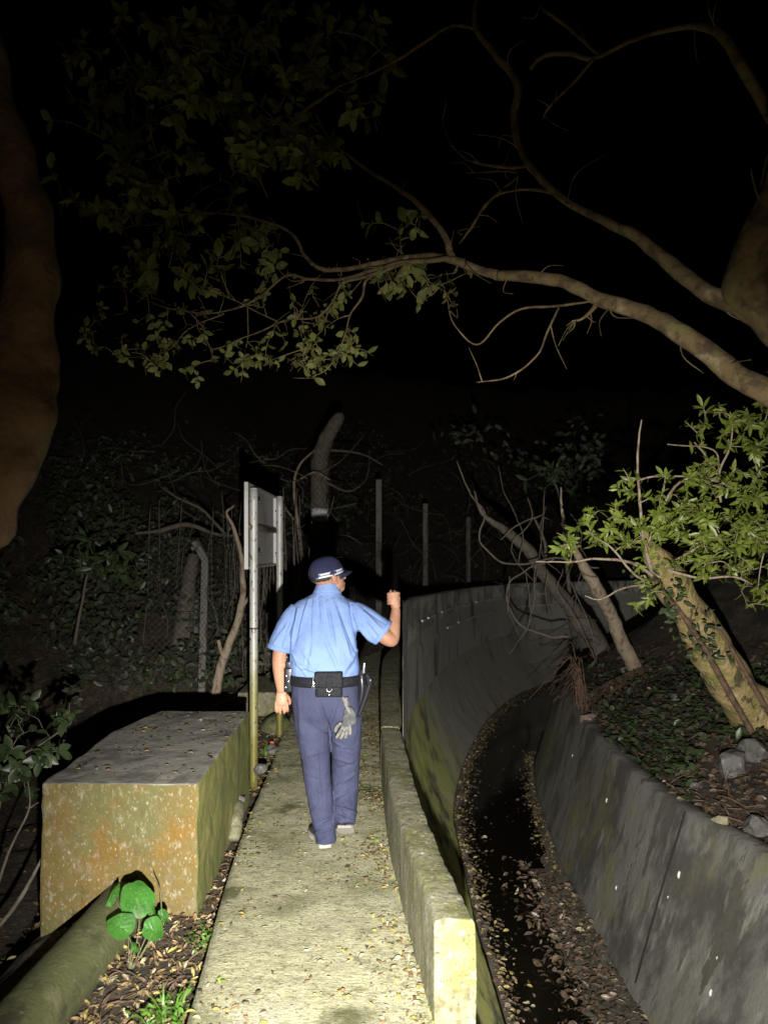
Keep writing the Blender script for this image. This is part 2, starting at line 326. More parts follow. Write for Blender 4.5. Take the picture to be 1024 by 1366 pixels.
# ---------------------------------------------------------------- ground
def axis(parts):
    out = []
    for a, b, s in parts: out += list(np.arange(a, b, s))
    out.append(parts[-1][1]); return np.array(out)
gx = axis([(-120, -30, 15), (-30, -10, 2), (-10, -4, .5), (-4, 5, .08), (5, 9, .3), (9, 20, 1.5), (20, 120, 15)])
gy = axis([(-60, -10, 10), (-10, -2, 1), (-2, 1, .3), (1, 12, .08), (12, 22, .16), (22, 32, 1), (32, 120, 12)])
GX, GY = np.meshgrid(gx, gy); GZ = height(GX, GY).reshape(GX.shape)
def hz(x, y):
    i = min(max(int(np.searchsorted(gx, x))-1, 0), len(gx)-2); j = min(max(int(np.searchsorted(gy, y))-1, 0), len(gy)-2)
    u = (x-gx[i])/(gx[i+1]-gx[i]); v = (y-gy[j])/(gy[j+1]-gy[j])
    return float((GZ[j, i]*(1-u)+GZ[j, i+1]*u)*(1-v)+(GZ[j+1, i]*(1-u)+GZ[j+1, i+1]*u)*v)
nx = len(gx); V = list(zip(GX.ravel(), GY.ravel(), GZ.ravel()))
Fc = [(j*nx+i, j*nx+i+1, (j+1)*nx+i+1, (j+1)*nx+i) for j in range(len(gy)-1) for i in range(nx-1)]
gme = mesh('ground', V, Fc); g = link('ground', gme, [M['earth'], M['bankearth']])
for p in gme.polygons:
    if p.center.x > 1.7 and p.center.y < 16: p.material_index = 1
tag(g, kind='structure')

def strip(name, A, B, n, m, zf, mt, thick=0, kind=None, parent=None):
    a = rs(A, n); b = rs(B, n); V = []; Fc = []
    for i in range(n):
        for j in range(m+1):
            t = j/m; x, y = a[i, :2]*(1-t)+b[i, :2]*t; V.append((x, y, zf(x, y, t)))
    for i in range(n-1):
        for j in range(m):
            q = i*(m+1)+j; Fc.append((q, q+1, q+m+2, q+m+1))
    if thick:
        k = len(V)
        for i in range(n):
            for j in (0, m):
                x, y, z = V[i*(m+1)+j]; V.append((x, y, z-thick))
        for i in range(n-1):
            Fc.append((i*(m+1), (i+1)*(m+1), k+2*i+2, k+2*i)); Fc.append((i*(m+1)+m, k+2*i+1, k+2*i+3, (i+1)*(m+1)+m))
        Fc.append(tuple(range(m+1))+(k+1, k))
    o = link(name, mesh(name, V, Fc), mt, parent); return o
def nz(x, y, s, seed=0): return noise.fractal(Vector((x*s, y*s, seed)), 1.0, 2.0, 4)
o = strip('path', PL, PR, 700, 26, lambda x, y, t: .006*nz(x, y, 5)+(-.012 if t in (0, 1) else 0)+(.006*nz(x, y, 30, 4)), M['path'], .45)
tag(o, kind='structure')
o = strip('channel_floor', FL, BR, 240, 20, lambda x, y, t: -1.0-.075*math.sin(math.pi*t)**.6+.02*nz(x, y, 4, 2)+.05*max(0, 1-abs(t-.75)/.35)*max(0, min(1, (7.6-y)/1.6)), M['floor']); tag(o, kind='structure')
o = strip('water', FL, BR, 160, 4, lambda x, y, t: -1.032+.002*nz(x, y, 9, 2), M['water']); tag(o, kind='structure')

def lining(name, T, B, z1, z0, thick, sgn, mt, rough=.006, parent=None, Bback=None, ledges=None, n=320, m=16, bowl=1.0):
    a = rs(T, n); b = rs(B, n); V = []; Fc = []
    tz = (lambda i: a[i, 2]) if a.shape[1] > 2 else (lambda i: z1)
    nb = rs(Bback, n) if Bback else None
    row = m+3
    for i in range(n):
        t_ = a[min(i+1, n-1), :2]-a[max(i-1, 0), :2]; t_ /= np.linalg.norm(t_); nn = np.array([-t_[1], t_[0]])*sgn
        for j in range(m+1):
            t = j/m; u_ = 1-(1-t)**bowl; p = b[i, :2]*(1-u_)+a[i, :2]*u_; z = z0*(1-t)+tz(i)*t
            off = rough*nz(p[0]*1.0, p[1], 2.2, z*2.2)+rough*.3*nz(p[0], p[1], 14, z*14)
            if ledges:
                for (lz, d) in ledges:
                    if z < lz*tz(i): off += d*min(1, i/60)
            if j == m: off = 0
            q = p-nn*off; V.append((q[0], q[1], z-(.003*abs(nz(p[0], p[1], 6)) if j == m else 0)))
        bk = nb[i, :2] if nb is not None else a[i, :2]+nn*thick
        V.append((bk[0], bk[1], tz(i)-.004)); kk_ = 0 if nb is not None else .02; V.append((bk[0]+nn[0]*kk_, bk[1]+nn[1]*kk_, z0-.3))
    for i in range(n-1):
        for j in range(row-1):
            q = i*row+j; Fc.append((q, q+1, q+row+1, q+row))
    Fc.append(tuple(range(row))); Fc.append(tuple((n-1)*row+k for k in range(row))[::-1])
    bm = bmesh.new(); vv = [bm.verts.new(v) for v in V]
    for f in Fc: bm.faces.new([vv[k] for k in f])
    o = link(name, from_bm(name, bm), mt, parent); return o
o = lining('channel_wall', TLn, FL, 0.0, -1.05, .22, 1, M['lining_left'], .008, bowl=1.6)
tag(o, 'mossy green sloping concrete side of the channel, under the parapet and the tall curved wall', 'channel wall')
e = empty('channel_wall', (2.0, 5, .0), 'grey stained sloping concrete side of the channel, below the bank with the leaning tree', 'channel wall')
lining('lining', TR, BR, .10, -1.05, .16, -1, M['lining_right'], .004, parent=e)
def on_right(px, py):
    """point on the right lining seen at that pixel: march along the ray"""
    a = rs(TR, 200); b = rs(BR, 200)
    best = None
    for i in range(200):
        for t in np.linspace(0, 1, 40):
            p = b[i]*(1-t)+a[i]*t; z = -1.05*(1-t)+.10*t
            if p[1] < 1: continue
            u = CX+p[0]/p[1]*F; v = HY+(CH-z)/p[1]*F; d = (u-px)**2+(v-py)**2
            if best is None or d < best[0]: best = (d, Vector((p[0], p[1], z)), (a[i]-b[i]))
    return best[1]
# construction joint of the right lining
V = []; Fc = []
j0 = on_right(915, 1085); j1 = on_right(852, 1310)
tube(V, Fc, [j0+Vector((-.004, 0, -.004)), (j0+j1)/2+Vector((-.010, 0, 0)), j1+Vector((-.004, 0, 0))], [.006]*3, 6)
link('joint', mesh('joint', V, Fc), M['gap'], e)
for (px, py, s) in [(812, 1070, 1.1), (823, 1183, .9), (908, 1171, 1.4), (947, 1328, 1.2), (764, 1010, .7), (738, 968, .6), (889, 1198, .5), (955, 1278, .5)]:
    V = []; Fc = []; c = on_right(px, py); ell(V, Fc, c+Vector((-.004, 0, 0)), (.006*s, .007*s, .014*s)); ell(V, Fc, c+Vector((.000, 0, .012*s)), (.005*s, .006*s, .008*s))
    link('lime_drip', mesh('lime_drip', V, Fc), M['white'], e)

# parapet beside the walkway
def parapet(name, inner, outer, ztop, label, lip=.0):
    n = 200; a = rs(inner, n); b = rs(outer, n); V = []; Fc = []
    prof = [(0, 0), (0, .3), (0, .6), (0, .9), (0, .965), (.05, .99), (.12, 1.0), (.4, 1.004), (.7, 1.0), (.93, .995), (.985, .97), (1, .9), (1, .5), (1, 0)]
    for i in range(n):
        for (u, h) in prof:
            p = a[i, :2]*(1-u)+b[i, :2]*u; z = -.02+(ztop(p[1])+.02)*h
            k = .006*nz(p[0], p[1], 7, z*7)+.003*nz(p[0], p[1], 30, z*30)
            V.append((p[0]+(k if h > .02 else 0), p[1]+(.5*k if i in (0, n-1) else 0), z+(k*.7 if h > .95 else 0)))
    r = len(prof)
    for i in range(n-1):
        for j in range(r-1): q = i*r+j; Fc.append((q, q+1, q+r+1, q+r))
    Fc.append(tuple(range(r))[::-1]); Fc.append(tuple((n-1)*r+k for k in range(r)))
    bm = bmesh.new(); vv = [bm.verts.new(v) for v in V]
    for f in Fc: bm.faces.new([vv[k] for k in f])
    o = link(name, from_bm(name, bm), M['parapet']); o.data.polygons[-1].use_smooth = False; o.data.polygons[-2].use_smooth = False
    return tag(o, label, 'parapet')
PI_ = [(.184, 2.78), (.130, 3.27), (.062, 4.02), (.022, 4.57), (-.022, 5.80)]; PO_ = [(.330, 2.78), (.291, 3.11), (.238, 3.59), (.185, 4.3), (.124, 5.80)]
parapet('parapet_wall', PI_, PO_, lambda y: .387, 'low mossy concrete parapet with its square end nearest the camera, right of the walkway')
parapet('parapet_wall', [(-.024, 5.812), (-.03, 7.0), (-.03, 8.4), (.025, 10), (.37, 12)], [(.123, 5.812), (.137, 7), (.150, 8.2), (.22, 10), (.55, 12)], lambda y: .392, 'farther section of low concrete parapet past the joint, beside the foot of the tall curved wall')

# tall curved retaining wall
W = [(.15, 6.15, 1.33), (.18, 7, 1.27), (.27, 8.2, 1.20), (.62, 10.3, 1.12), (1.29, 13, 1.06), (2.4, 15.6, 1.03), (3.8, 17.1, 1.03), (8, 18.4, 1.03)]
Wb = [(.1495, 6.15), (.169, 7), (.203, 8.2), (.36, 10.45), (1.05, 13.2), (2.2, 15.85), (3.7, 17.4), (8, 18.8)]
Wo = [(x-.001, y) for x, y, z in W]
o = lining('retaining_wall', W, Wo, 1.1, 0.0, .2, 1, M['highwall'], .004, Bback=Wb, ledges=[(.76, .022), (.52, .024), (.0, 0)], m=40)
tag(o, 'tall curved grey concrete wall with poured bands, standing over the left side of the channel', 'retaining wall')

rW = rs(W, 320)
for lz, i0, i1, dd_ in ((.76, 62, 300, .024), (.52, 100, 280, .049)):  # pale tubes added along the pour ledges to imitate their lit edges
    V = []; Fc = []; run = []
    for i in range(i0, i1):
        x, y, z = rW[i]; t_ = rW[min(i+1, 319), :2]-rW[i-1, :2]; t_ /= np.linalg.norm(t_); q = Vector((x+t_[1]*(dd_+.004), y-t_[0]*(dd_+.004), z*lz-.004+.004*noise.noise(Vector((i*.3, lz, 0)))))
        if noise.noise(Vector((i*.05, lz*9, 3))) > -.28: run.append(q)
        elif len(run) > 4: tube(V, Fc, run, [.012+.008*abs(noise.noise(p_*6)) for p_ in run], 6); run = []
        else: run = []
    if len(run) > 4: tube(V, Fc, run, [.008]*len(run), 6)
    link('ledge_highlight', mesh('ledge_highlight', V, Fc), M['ledge_lit'], o)
# ---------------------------------------------------------------- concrete block over the pipe
def block():
    e = empty('pipe_block', (-1.3, 4.5, 0), 'large mossy orange stained concrete block arched over the pipe', 'concrete block')
    zt = .548; zb = -.32
    # outline of the front face (x, z) with its arch
    yf = 3.86
    fr = [(-.935, -.34), (-.935, zt), (-1.722, zt), (-1.735, -.27)]
    arch = [(-1.66, -.20), (-1.56, -.10), (-1.45, .0), (-1.37, .065), (-1.30, .092), (-1.23, .10), (-1.17, .085), (-1.12, .02), (-1.09, -.08), (-1.05, -.16), (-1.02, -.34)]
    front = fr+arch
    def back(x, z):                   # where each front point arrives at the rear of the block
        t = (x+.935)/(-1.735+.935); return (-.985-.665*t, z)
    bm = bmesh.new()
    ring = []
    ys = [(yf, 0), (5.0, .64), (5.64, 1)]
    for (y, s) in ys:
        r = []
        for (x, z) in front:
            t = max(0, min(1, (x+.935)/(-.8)))
            xr = -.935-.05*s
            xl = {0: -1.735, .64: -1.775, 1: -1.65}[s]
            r.append(bm.verts.new((xr+(xl-xr)*t, y+(.0 if s else .02*t), z)))
        ring.append(r)
    n = len(front)
    for a, b in zip(ring[:-1], ring[1:]):
        for i in range(n):
            f = bm.faces.new((a[i], a[(i+1) % n], b[(i+1) % n], b[i]))
            f.material_index = 1 if i == 0 else (2 if i == 1 else 0)
    ff = bm.faces.new(ring[0][::-1]); fb = bm.faces.new(ring[-1])
    bmesh.ops.triangulate(bm, faces=[ff, fb])
    bmesh.ops.recalc_face_normals(bm, faces=bm.faces)
    es = [ed for ed in bm.edges if ed.is_manifold and ed.calc_face_angle(0) > .6 and all(v.co.z > zt-.01 for v in ed.verts)] + \
         [ed for ed in bm.edges if ed.is_manifold and ed.calc_face_angle(0) > .9 and abs(ed.verts[0].co.x-ed.verts[1].co.x) < .03 and abs(ed.verts[0].co.z-ed.verts[1].co.z) > .5]
    bmesh.ops.bevel(bm, geom=list(set(es)), offset=.014, segments=2, affect='EDGES', profile=.6)
    for _ in range(4):
        big = [ed for ed in bm.edges if ed.calc_length() > .09]
        if big: bmesh.ops.subdivide_edges(bm, edges=big, cuts=1)
        bmesh.ops.triangulate(bm, faces=[f for f in bm.faces if len(f.verts) > 4])
    bm.normal_update()
    for v in bm.verts:
        c = v.co; v.co = c+v.normal*(.45 if v.normal.z > .75 else 1)*(.009*noise.fractal(c*6, 1, 2, 4)+.005*noise.noise(c*22))
    bm.normal_update()
    for f in bm.faces:
        if f.normal.z > .75: f.material_index = 2
        elif f.normal.x > .45: f.material_index = 1
        else: f.material_index = 0
    me = from_bm('pipe_block', bm, False); o = link('block_body', me, [M['pipe_block'], M['block_side'], M['block_top']], e, smooth=False)
    return e
block()
V = []; Fc = []
pc = [(-1.42, .6, -.12), (-1.40, 2.0, -.10), (-1.36, 2.95, -.085), (-1.30, 3.86, -.07), (-1.27, 5.0, -.06)]
pa = catmull([p for p in pc], 30); tube(V, Fc, [p for p in pa], [.132]*len(pa), 40, .02, 9)
o = link('water_pipe', mesh('pipe', V, Fc), M['pipe']); tag(o, 'thick moss covered pipe running under the arch of the concrete block', 'pipe')
# pipe stub beside the walkway, and the low slab behind the sign
V = []; Fc = []
a = catmull([tuple(P(313, 1120, 4.8)), tuple(P(314, 1098, 4.9)), tuple(P(316, 1080, 5.05)), tuple(P(318, 1072, 5.2))], 8)
tube(V, Fc, a, np.interp(np.linspace(0, 1, len(a)), [0, .3, .8, 1], [.035, .045, .045, .03]), 20, .2, 14)
o = link('pipe_stub', mesh('stub', V, Fc), M['parapet']); tag(o, 'short pale concrete stub poking up between the block and the walkway', 'pipe stub')
bm = bmesh.new(); box(bm, (-1.50, 7.9, -.16), (-1.03, 8.9, .27), .015)
o = link('concrete_slab', from_bm('slab', bm), M['parapet'], smooth=False); tag(o, 'low mossy concrete slab behind the sign posts', 'concrete slab')
for v in o.data.vertices: v.co += Vector((0, 0, .01*nz(v.co.x, v.co.y, 5)))
V = []; Fc = []
ell(V, Fc, P(398, 962, 7.5), (.14, .2, .10))
me = solid(V, Fc, .02, 3, lambda c, n_: n_*.03*noise.noise(c*9)); o = link('boulder', me, M['pipe']); o.location = (-.22, 0, -.03)
tag(o, 'rounded mossy boulder between the two sign posts', 'boulder')
# broken kerb stones along the walkway's left edge
for k, (px, py, D, r, lb) in enumerate([(350, 1022, 6.0, .07, 'flat broken stone beside the foot of the near sign post'), (322, 1065, 5.2, .05, 'small broken stone beside the pale concrete stub'), (362, 1000, 6.7, .06, 'small stone between the sign posts at the walkway edge')]):
    V = []; Fc = []; ell(V, Fc, P(px, py, D), (r*.8, r*1.2, r*.45), None, 14, 9)
    me = solid(V, Fc, .012, 1, lambda c, n_: n_*.05*noise.noise(c*11)); o = link('stone', me, M['rock'], smooth=False); tag(o, lb, 'stone')

# ---------------------------------------------------------------- leaves
def leafmesh(name, pos, dirs, nrm, Ln, Wd, mats, idx=None, parent=None, curl=.25, fold=.25):
    pos = np.asarray(pos, float); n = len(pos); dirs = np.asarray(dirs, float); nrm = np.asarray(nrm, float)
    dirs /= np.linalg.norm(dirs, axis=1)[:, None]+1e-9
    s = np.cross(dirs, nrm); s /= np.linalg.norm(s, axis=1)[:, None]+1e-9; u = np.cross(s, dirs)
    Ln = np.broadcast_to(Ln, n)[:, None]; Wd = np.broadcast_to(Wd, n)[:, None]
    cu = (curl*(RS.rand(n, 1)*1.4-.2))
    def pt(a, b, c): return pos+dirs*(a*Ln)+s*(b*Wd)+u*(c*Ln)
    f_ = fold*Wd/Ln
    P_ = [pt(0, 0, 0), pt(.33, 0, .06*cu), pt(.70, 0, -.10*cu), pt(1, 0, -.5*cu),
          pt(.20, .34, .02+.34*f_), pt(.55, .5, .5*f_-.05*cu), pt(.82, .28, .3*f_-.25*cu),
          pt(.20, -.34, .02+.34*f_), pt(.55, -.5, .5*f_-.05*cu), pt(.82, -.28, .3*f_-.25*cu)]
    V = np.stack(P_, 1).reshape(-1, 3)
    fs = [(0, 1, 4), (0, 7, 1), (1, 2, 5, 4), (1, 7, 8, 2), (2, 3, 6, 5), (2, 8, 9, 3)]
    loops = []; starts = []; tot = []; c = 0
    for i in range(n):
        for f in fs:
            starts.append(c); tot.append(len(f)); c += len(f); loops.extend([10*i+k for k in f])
    me = bpy.data.meshes.new(name); me.vertices.add(len(V)); me.vertices.foreach_set('co', V.ravel())
    me.loops.add(len(loops)); me.loops.foreach_set('vertex_index', loops)
    me.polygons.add(len(starts)); me.polygons.foreach_set('loop_start', starts); me.polygons.foreach_set('loop_total', tot)
    if idx is not None: me.polygons.foreach_set('material_index', np.repeat(np.asarray(idx, int), 6))
    me.update(calc_edges=True); me.validate()
    return link(name, me, mats, parent)
def litter(name, xs, ys, zs, size, mats, probs, label, cat, tilt=.35, kind='stuff', asp=.5):
    n = len(xs); pos = np.stack([xs, ys, zs], 1); th = RS.rand(n)*6.28
    d = np.stack([np.cos(th), np.sin(th), RS.randn(n)*tilt*.4], 1)
    nn = np.stack([RS.randn(n)*tilt, RS.randn(n)*tilt, np.ones(n)], 1)
    L = size*(.5+RS.rand(n)*1.0); W = L*asp*(.6+.8*RS.rand(n))
    idx = RS.choice(len(mats), n, p=probs)
    o = leafmesh(name, pos-d*(L*.5)[:, None], d, nn, L, W, mats, idx, curl=.5, fold=.5)
    return tag(o, label, cat, kind=kind)
aPL = rs(PL, 400); aPR = rs(PR, 400)
def path_xy(n, f, ylo, yhi):
    y = ylo+(yhi-ylo)*RS.rand(n)**1.0; t = f(n)
    xl = np.interp(y, aPL[:, 1], aPL[:, 0]); xr = np.interp(y, aPR[:, 1], aPR[:, 0]); return xl+(xr-xl)*t, y, t
x1, y1, _ = path_xy(1500, lambda n: np.clip(RS.rand(n)*.96+.02, 0, 1), 1.8, 11)
x2, y2, _ = path_xy(2600, lambda n: np.clip(1.0-np.abs(RS.randn(n))*.13, .1, .985), 2.6, 10)
x3, y3, _ = path_xy(500, lambda n: np.clip(np.abs(RS.randn(n))*.09, .01, .9), 2.3, 10)
xs = np.r_[x1, x2, x3]; ys = np.r_[y1, y2, y3]
kp = np.array([noise.fractal(Vector((a*2.6, b*2.2, 2)), 1, 2, 3) > random.uniform(-.35, .55) for a, b in zip(xs, ys)]); xs, ys = xs[kp], ys[kp]
litter('fallen_leaves', xs, ys, np.full(len(xs), .012)+RS.rand(len(xs))*.006, .026, DRY, [.30, .28, .15, .22, .05], 'dry yellow and brown leaf litter scattered over the concrete walkway', 'leaf litter', tilt=.22, asp=.42)
# litter on the verge
n = 8500; y = 2.2+6.5*RS.rand(n)**1.3; xl = np.interp(y, aPL[:, 1], aPL[:, 0]); x = xl-.03-RS.rand(n)*.75
k = ~((x < -.93) & (y > 3.83) & (y < 5.7)); k &= ~((np.abs(x+1.36) < .12)); x = x[k]; y = y[k]
litter('leaf_litter', x, y, height(x, y)+.010+.02*RS.rand(len(x)), .034, DRY[:4], [.12, .36, .38, .14], 'brown leaf litter and twigs on the verge between pipe and walkway', 'leaf litter', tilt=.9, asp=.30)
n = 160; x = -1.72+.75*RS.rand(n); y = 3.95+1.6*RS.rand(n)**.8; k = (x > -1.66) & (x < -.97); x = x[k]; y = y[k]
litter('fallen_leaves', x, y, np.full(len(x), .560), .026, DRY[:4], [.25, .35, .2, .2], 'few small dry leaves lying on top of the concrete block', 'leaf litter', tilt=.3, asp=.45)
n = 1400; x = -6+4.2*RS.rand(n); y = 3+6*RS.rand(n)
litter('leaf_litter', x, y, height(x, y)+.015, .05, DRY[1:4], [.4, .5, .1], 'dark leaf litter in the hollow left of the concrete block', 'leaf litter', tilt=.6)
# channel litter
aFL = rs(FL, 300); aBR = rs(BR, 300)
def chan(n, f, lo, hi):
    i = (lo+(hi-lo)*RS.rand(n))*299; i = i.astype(int); t = f(n)[:, None]; p = aFL[i]*(1-t)+aBR[i]*t; return p[:, 0], p[:, 1], t[:, 0]
x1, y1, t1 = chan(3800, lambda n: np.clip(np.abs(RS.randn(n))*.10+.015, .01, .5), .12, .78)
x2, y2, t2 = chan(2200, lambda n: 1-np.clip(np.abs(RS.randn(n))*.07+.01, .01, .5), .12, .6)
x3, y3, t3 = chan(150, lambda n: RS.rand(n)*.9+.05, .12, .6)
xs = np.r_[x1, x2, x3]; ys = np.r_[y1, y2, y3]; ts = np.r_[t1, t2, t3]
zs = np.maximum(-1.0-.075*np.sin(np.pi*ts)**.6, -1.03)+.010+.012*RS.rand(len(xs))
litter('leaf_litter', xs, ys, zs, .032, [M['wet1'], M['wet2'], M['dry4'], M['dry1']], [.42, .36, .09, .13], 'wet leaf litter along both edges of the channel bed', 'leaf litter', tilt=.4)
x3, y3, t3 = chan(2600, lambda n: np.clip(.72+RS.randn(n)*.16, .25, .99), .10, .40)
kk = (y3 < 7.3-1.0*np.abs(t3-.6)+.3*np.sin(t3*20)) & (RS.rand(len(x3)) < np.clip((7.8-y3)/2, 0, 1)) & (t3 > .3+.12*np.sin(y3*3)); x3, y3 = x3[kk], y3[kk]
litter('leaf_pile', x3, y3, -1.0+.05*RS.rand(len(x3))+.0, .048, [M['wet1'], M['wet2'], M['dry3'], M['dry4']], [.55, .25, .19, .01], 'heap of wet brown dead leaves in the bottom of the channel, nearest the camera', 'leaf litter', tilt=.9, asp=.45)

# ---------------------------------------------------------------- growing twigs and leaf rosettes
def grow(nodes, targets, V, Fc, r0=.006, r1=.0018, seg=5, sag=.1):
    """connect each target to the nearest node with a curved twig; returns tip directions"""
    nodes = [Vector(n_) for n_ in nodes]; tips = []
    order = sorted(range(len(targets)), key=lambda i: min((Vector(targets[i])-n_).length for n_ in nodes))
    for i in order:
        t = Vector(targets[i]); j = min(range(len(nodes)), key=lambda q: (nodes[q]-t).length_squared); a = nodes[j]
        L = (t-a).length; mid = (a+t)/2+Vector(noise.noise_vector(t*7))*L*.22+Vector((0, 0, sag*L))
        q = catmull([tuple(a), tuple(mid), tuple(t)], 4)
        rr = np.linspace(min(r0, .25*L*.05+r1*1.6), r1, len(q)); tube(V, Fc, q, rr, seg, 0, 1, False)
        nodes.append(mid); nodes.append(Vector(q[-3])); nodes.append(t); tips.append((t, (t-mid).normalized()))
    return tips
def rosettes(tips, k, L, asp, spread=.8, droop=.0, upb=.3, along=.5):
    pos = []; d = []; nn = []; Ls = []
    for (t, dr) in tips:
        kk = max(2, int(k*(.6+.8*random.random())))
        a = Vector((0, 0, 1)) if abs(dr.z) < .9 else Vector((1, 0, 0)); s = dr.cross(a).normalized(); u = s.cross(dr)
        ph = random.random()*6.28
        for i in range(kk):
            th = ph+i*2.4; rad = s*math.cos(th)+u*math.sin(th)
            di = (dr*(1-spread*.6)+rad*spread+Vector((0, 0, -droop))).normalized()
            n0 = (dr*.8-rad*.3+Vector((0, 0, upb))+Vector(noise.noise_vector(t*20+Vector((i, 0, 0))))*.5).normalized()
            pos.append(t-dr*(L*along*random.random())); d.append(di); nn.append(n0); Ls.append(L*(.55+.75*random.random()))
    Ls = np.array(Ls); return np.array(pos), np.array([tuple(x) for x in d]), np.array([tuple(x) for x in nn]), Ls, Ls*asp
def cloud(clusters):
    """clusters: (px,py,D, rx px, ry px, rD, n)"""
    out = []
    for (px, py, D, rx, ry, rD, n) in clusters:
        for _ in range(n):
            while True:
                a, b, c = [random.uniform(-1, 1) for _ in range(3)]
                if a*a+b*b+c*c < 1: break
            out.append(P(px+a*rx, py+b*ry, D+c*rD))
    return out

# ---- overhanging tree (roots on the bank off to the right)
e = empty('overhanging_tree', (3.0, 3.4, .6), 'large tree reaching in from the right, its bare crooked limbs spreading over the walkway', 'tree')
V = []; Fc = []; nodes = []
def br(pl, seg=9, sub=6, wob=.18, ws=12, jit=.012):
    a = ptube(V, Fc, pl, seg, sub, wob, ws, True, jit); nodes.extend([tuple(x[:3]) for x in a]); return a
br([(1460, 1000, 3.2, .24), (1420, 800, 3.2, .19), (1360, 640, 3.15, .17), (1250, 560, 3.1, .13), (1150, 560, 3.1, .075), (1060, 540, 3.2, .057), (1010, 515, 3.25, .052), (950, 478, 3.35, .047), (900, 440, 3.4, .042), (860, 417, 3.5, .037), (800, 400, 3.6, .033), (760, 378, 3.65, .030), (710, 368, 3.7, .027), (665, 368, 3.8, .025)], 14, 7)
V2 = list(V)
link('trunk', mesh('trunk', V, Fc), M['bark_over'], e); V = []; Fc = []
br([(665, 368, 3.8, .025), (640, 360, 3.85, .022), (600, 345, 3.9, .020), (570, 341, 4.0, .017), (520, 347, 4.1, .014), (470, 358, 4.2, .013), (430, 358, 4.3, .012), (408, 342, 4.4, .011), (395, 320, 4.45, .010), (365, 300, 4.5, .009), (310, 287, 4.6, .008), (262, 283, 4.7, .007), (232, 290, 4.75, .004), (200, 300, 4.8, .003)])
br([(620, 352, 3.8, .022), (590, 345, 3.85, .013), (540, 350, 4.0, .011), (500, 360, 4.1, .010), (455, 372, 4.2, .009), (415, 372, 4.3, .008), (382, 367, 4.4, .007), (350, 395, 4.5, .006), (320, 410, 4.6, .005), (270, 418, 4.7, .004), (215, 408, 4.8, .003), (165, 385, 4.9, .002)])
br([(545, 350, 4.0, .010), (490, 368, 4.1, .008), (455, 378, 4.2, .007), (440, 405, 4.25, .006), (420, 424, 4.3, .005), (385, 427, 4.4, .0045), (350, 440, 4.5, .004), (310, 455, 4.6, .003)])
br([(370, 430, 4.4, .0045), (340, 415, 4.5, .004), (300, 395, 4.6, .0035), (258, 383, 4.7, .002)])
br([(520, 358, 4.05, .009), (490, 372, 4.1, .008), (483, 395, 4.15, .007), (465, 420, 4.2, .005), (458, 450, 4.25, .004), (440, 490, 4.3, .003), (415, 505, 4.35, .002)])
br([(330, 408, 4.6, .004), (330, 450, 4.6, .003), (322, 480, 4.65, .002)])
br([(300, 418, 4.6, .004), (250, 440, 4.7, .003), (220, 470, 4.75, .002), (160, 478, 4.8, .0015)])
br([(602, 345, 3.85, .019), (590, 310, 3.9, .016), (560, 275, 4.0, .014), (530, 250, 4.1, .012), (490, 225, 4.2, .010), (450, 195, 4.3, .008), (425, 160, 4.35, .006), (410, 130, 4.4, .004), (395, 120, 4.4, .003)])
br([(450, 118, 4.0, .004), (430, 130, 4.1, .009), (400, 155, 4.15, .008), (380, 172, 4.2, .004)])
br([(350, 215, 4.3, .003), (345, 235, 4.3, .007), (358, 265, 4.3, .004)])
br([(620, 230, 4.0, .002), (690, 230, 3.9, .0045), (660, 262, 3.9, .0055), (640, 285, 3.95, .0045), (615, 322, 4.0, .003)], wob=.05)
# second big limb and twigs from it
br([(1250, 600, 3.1, .10), (1150, 530, 3.1, .07), (1060, 460, 3.1, .048), (990, 410, 3.15, .040), (940, 390, 3.2, .035), (890, 350, 3.3, .030), (850, 318, 3.35, .024), (815, 300, 3.4, .020), (780, 283, 3.5, .017), (755, 268, 3.55, .016), (720, 238, 3.6, .017), (695, 205, 3.65, .018), (685, 160, 3.7, .019), (688, 110, 3.7, .018), (660, 70, 3.75, .017), (635, 35, 3.8, .013), (640, -40, 3.85, .012)], 12)
br([(760, 275, 3.5, .009), (728, 255, 3.6, .008), (680, 255, 3.7, .006), (650, 270, 3.75, .005), (628, 305, 3.8, .004), (612, 325, 3.85, .003)])
br([(705, 222, 3.65, .008), (665, 222, 3.7, .007), (625, 215, 3.8, .006), (600, 190, 3.9, .004), (590, 160, 4, .003)])
br([(640, 40, 3.8, .009), (600, 35, 3.9, .008), (545, 70, 4.0, .008), (490, 100, 4.1, .006), (440, 120, 4.2, .004)])
br([(706, 92, 3.6, .010), (725, 75, 3.6, .010), (760, 73, 3.6, .012), (795, 78, 3.6, .009), (850, 50, 3.5, .009), (910, 35, 3.4, .012), (950, 40, 3.3, .018), (985, 80, 3.2, .022), (1020, 140, 3.2, .026), (1080, 240, 3.1, .04), (1180, 500, 3.1, .06)])
br([(792, 80, 3.6, .008), (765, 110, 3.65, .007), (735, 140, 3.7, .006), (724, 158, 3.75, .003)])
br([(720, 10, 3.7, .008), (760, 40, 3.65, .008), (800, 75, 3.6, .008)])
br([(1120, 500, 2.5, .08), (1080, 440, 2.45, .08), (1060, 400, 2.4, .07)], 16, 8, .25, 8, 0)
br([(1160, 560, 2.5, .10), (1075, 450, 2.45, .095), (1018, 375, 2.45, .115), (1025, 320, 2.4, .085), (1040, 250, 2.4, .06), (1052, 180, 2.4, .055), (1075, 60, 2.4, .05)], 16, 8, .25, 8, 0)
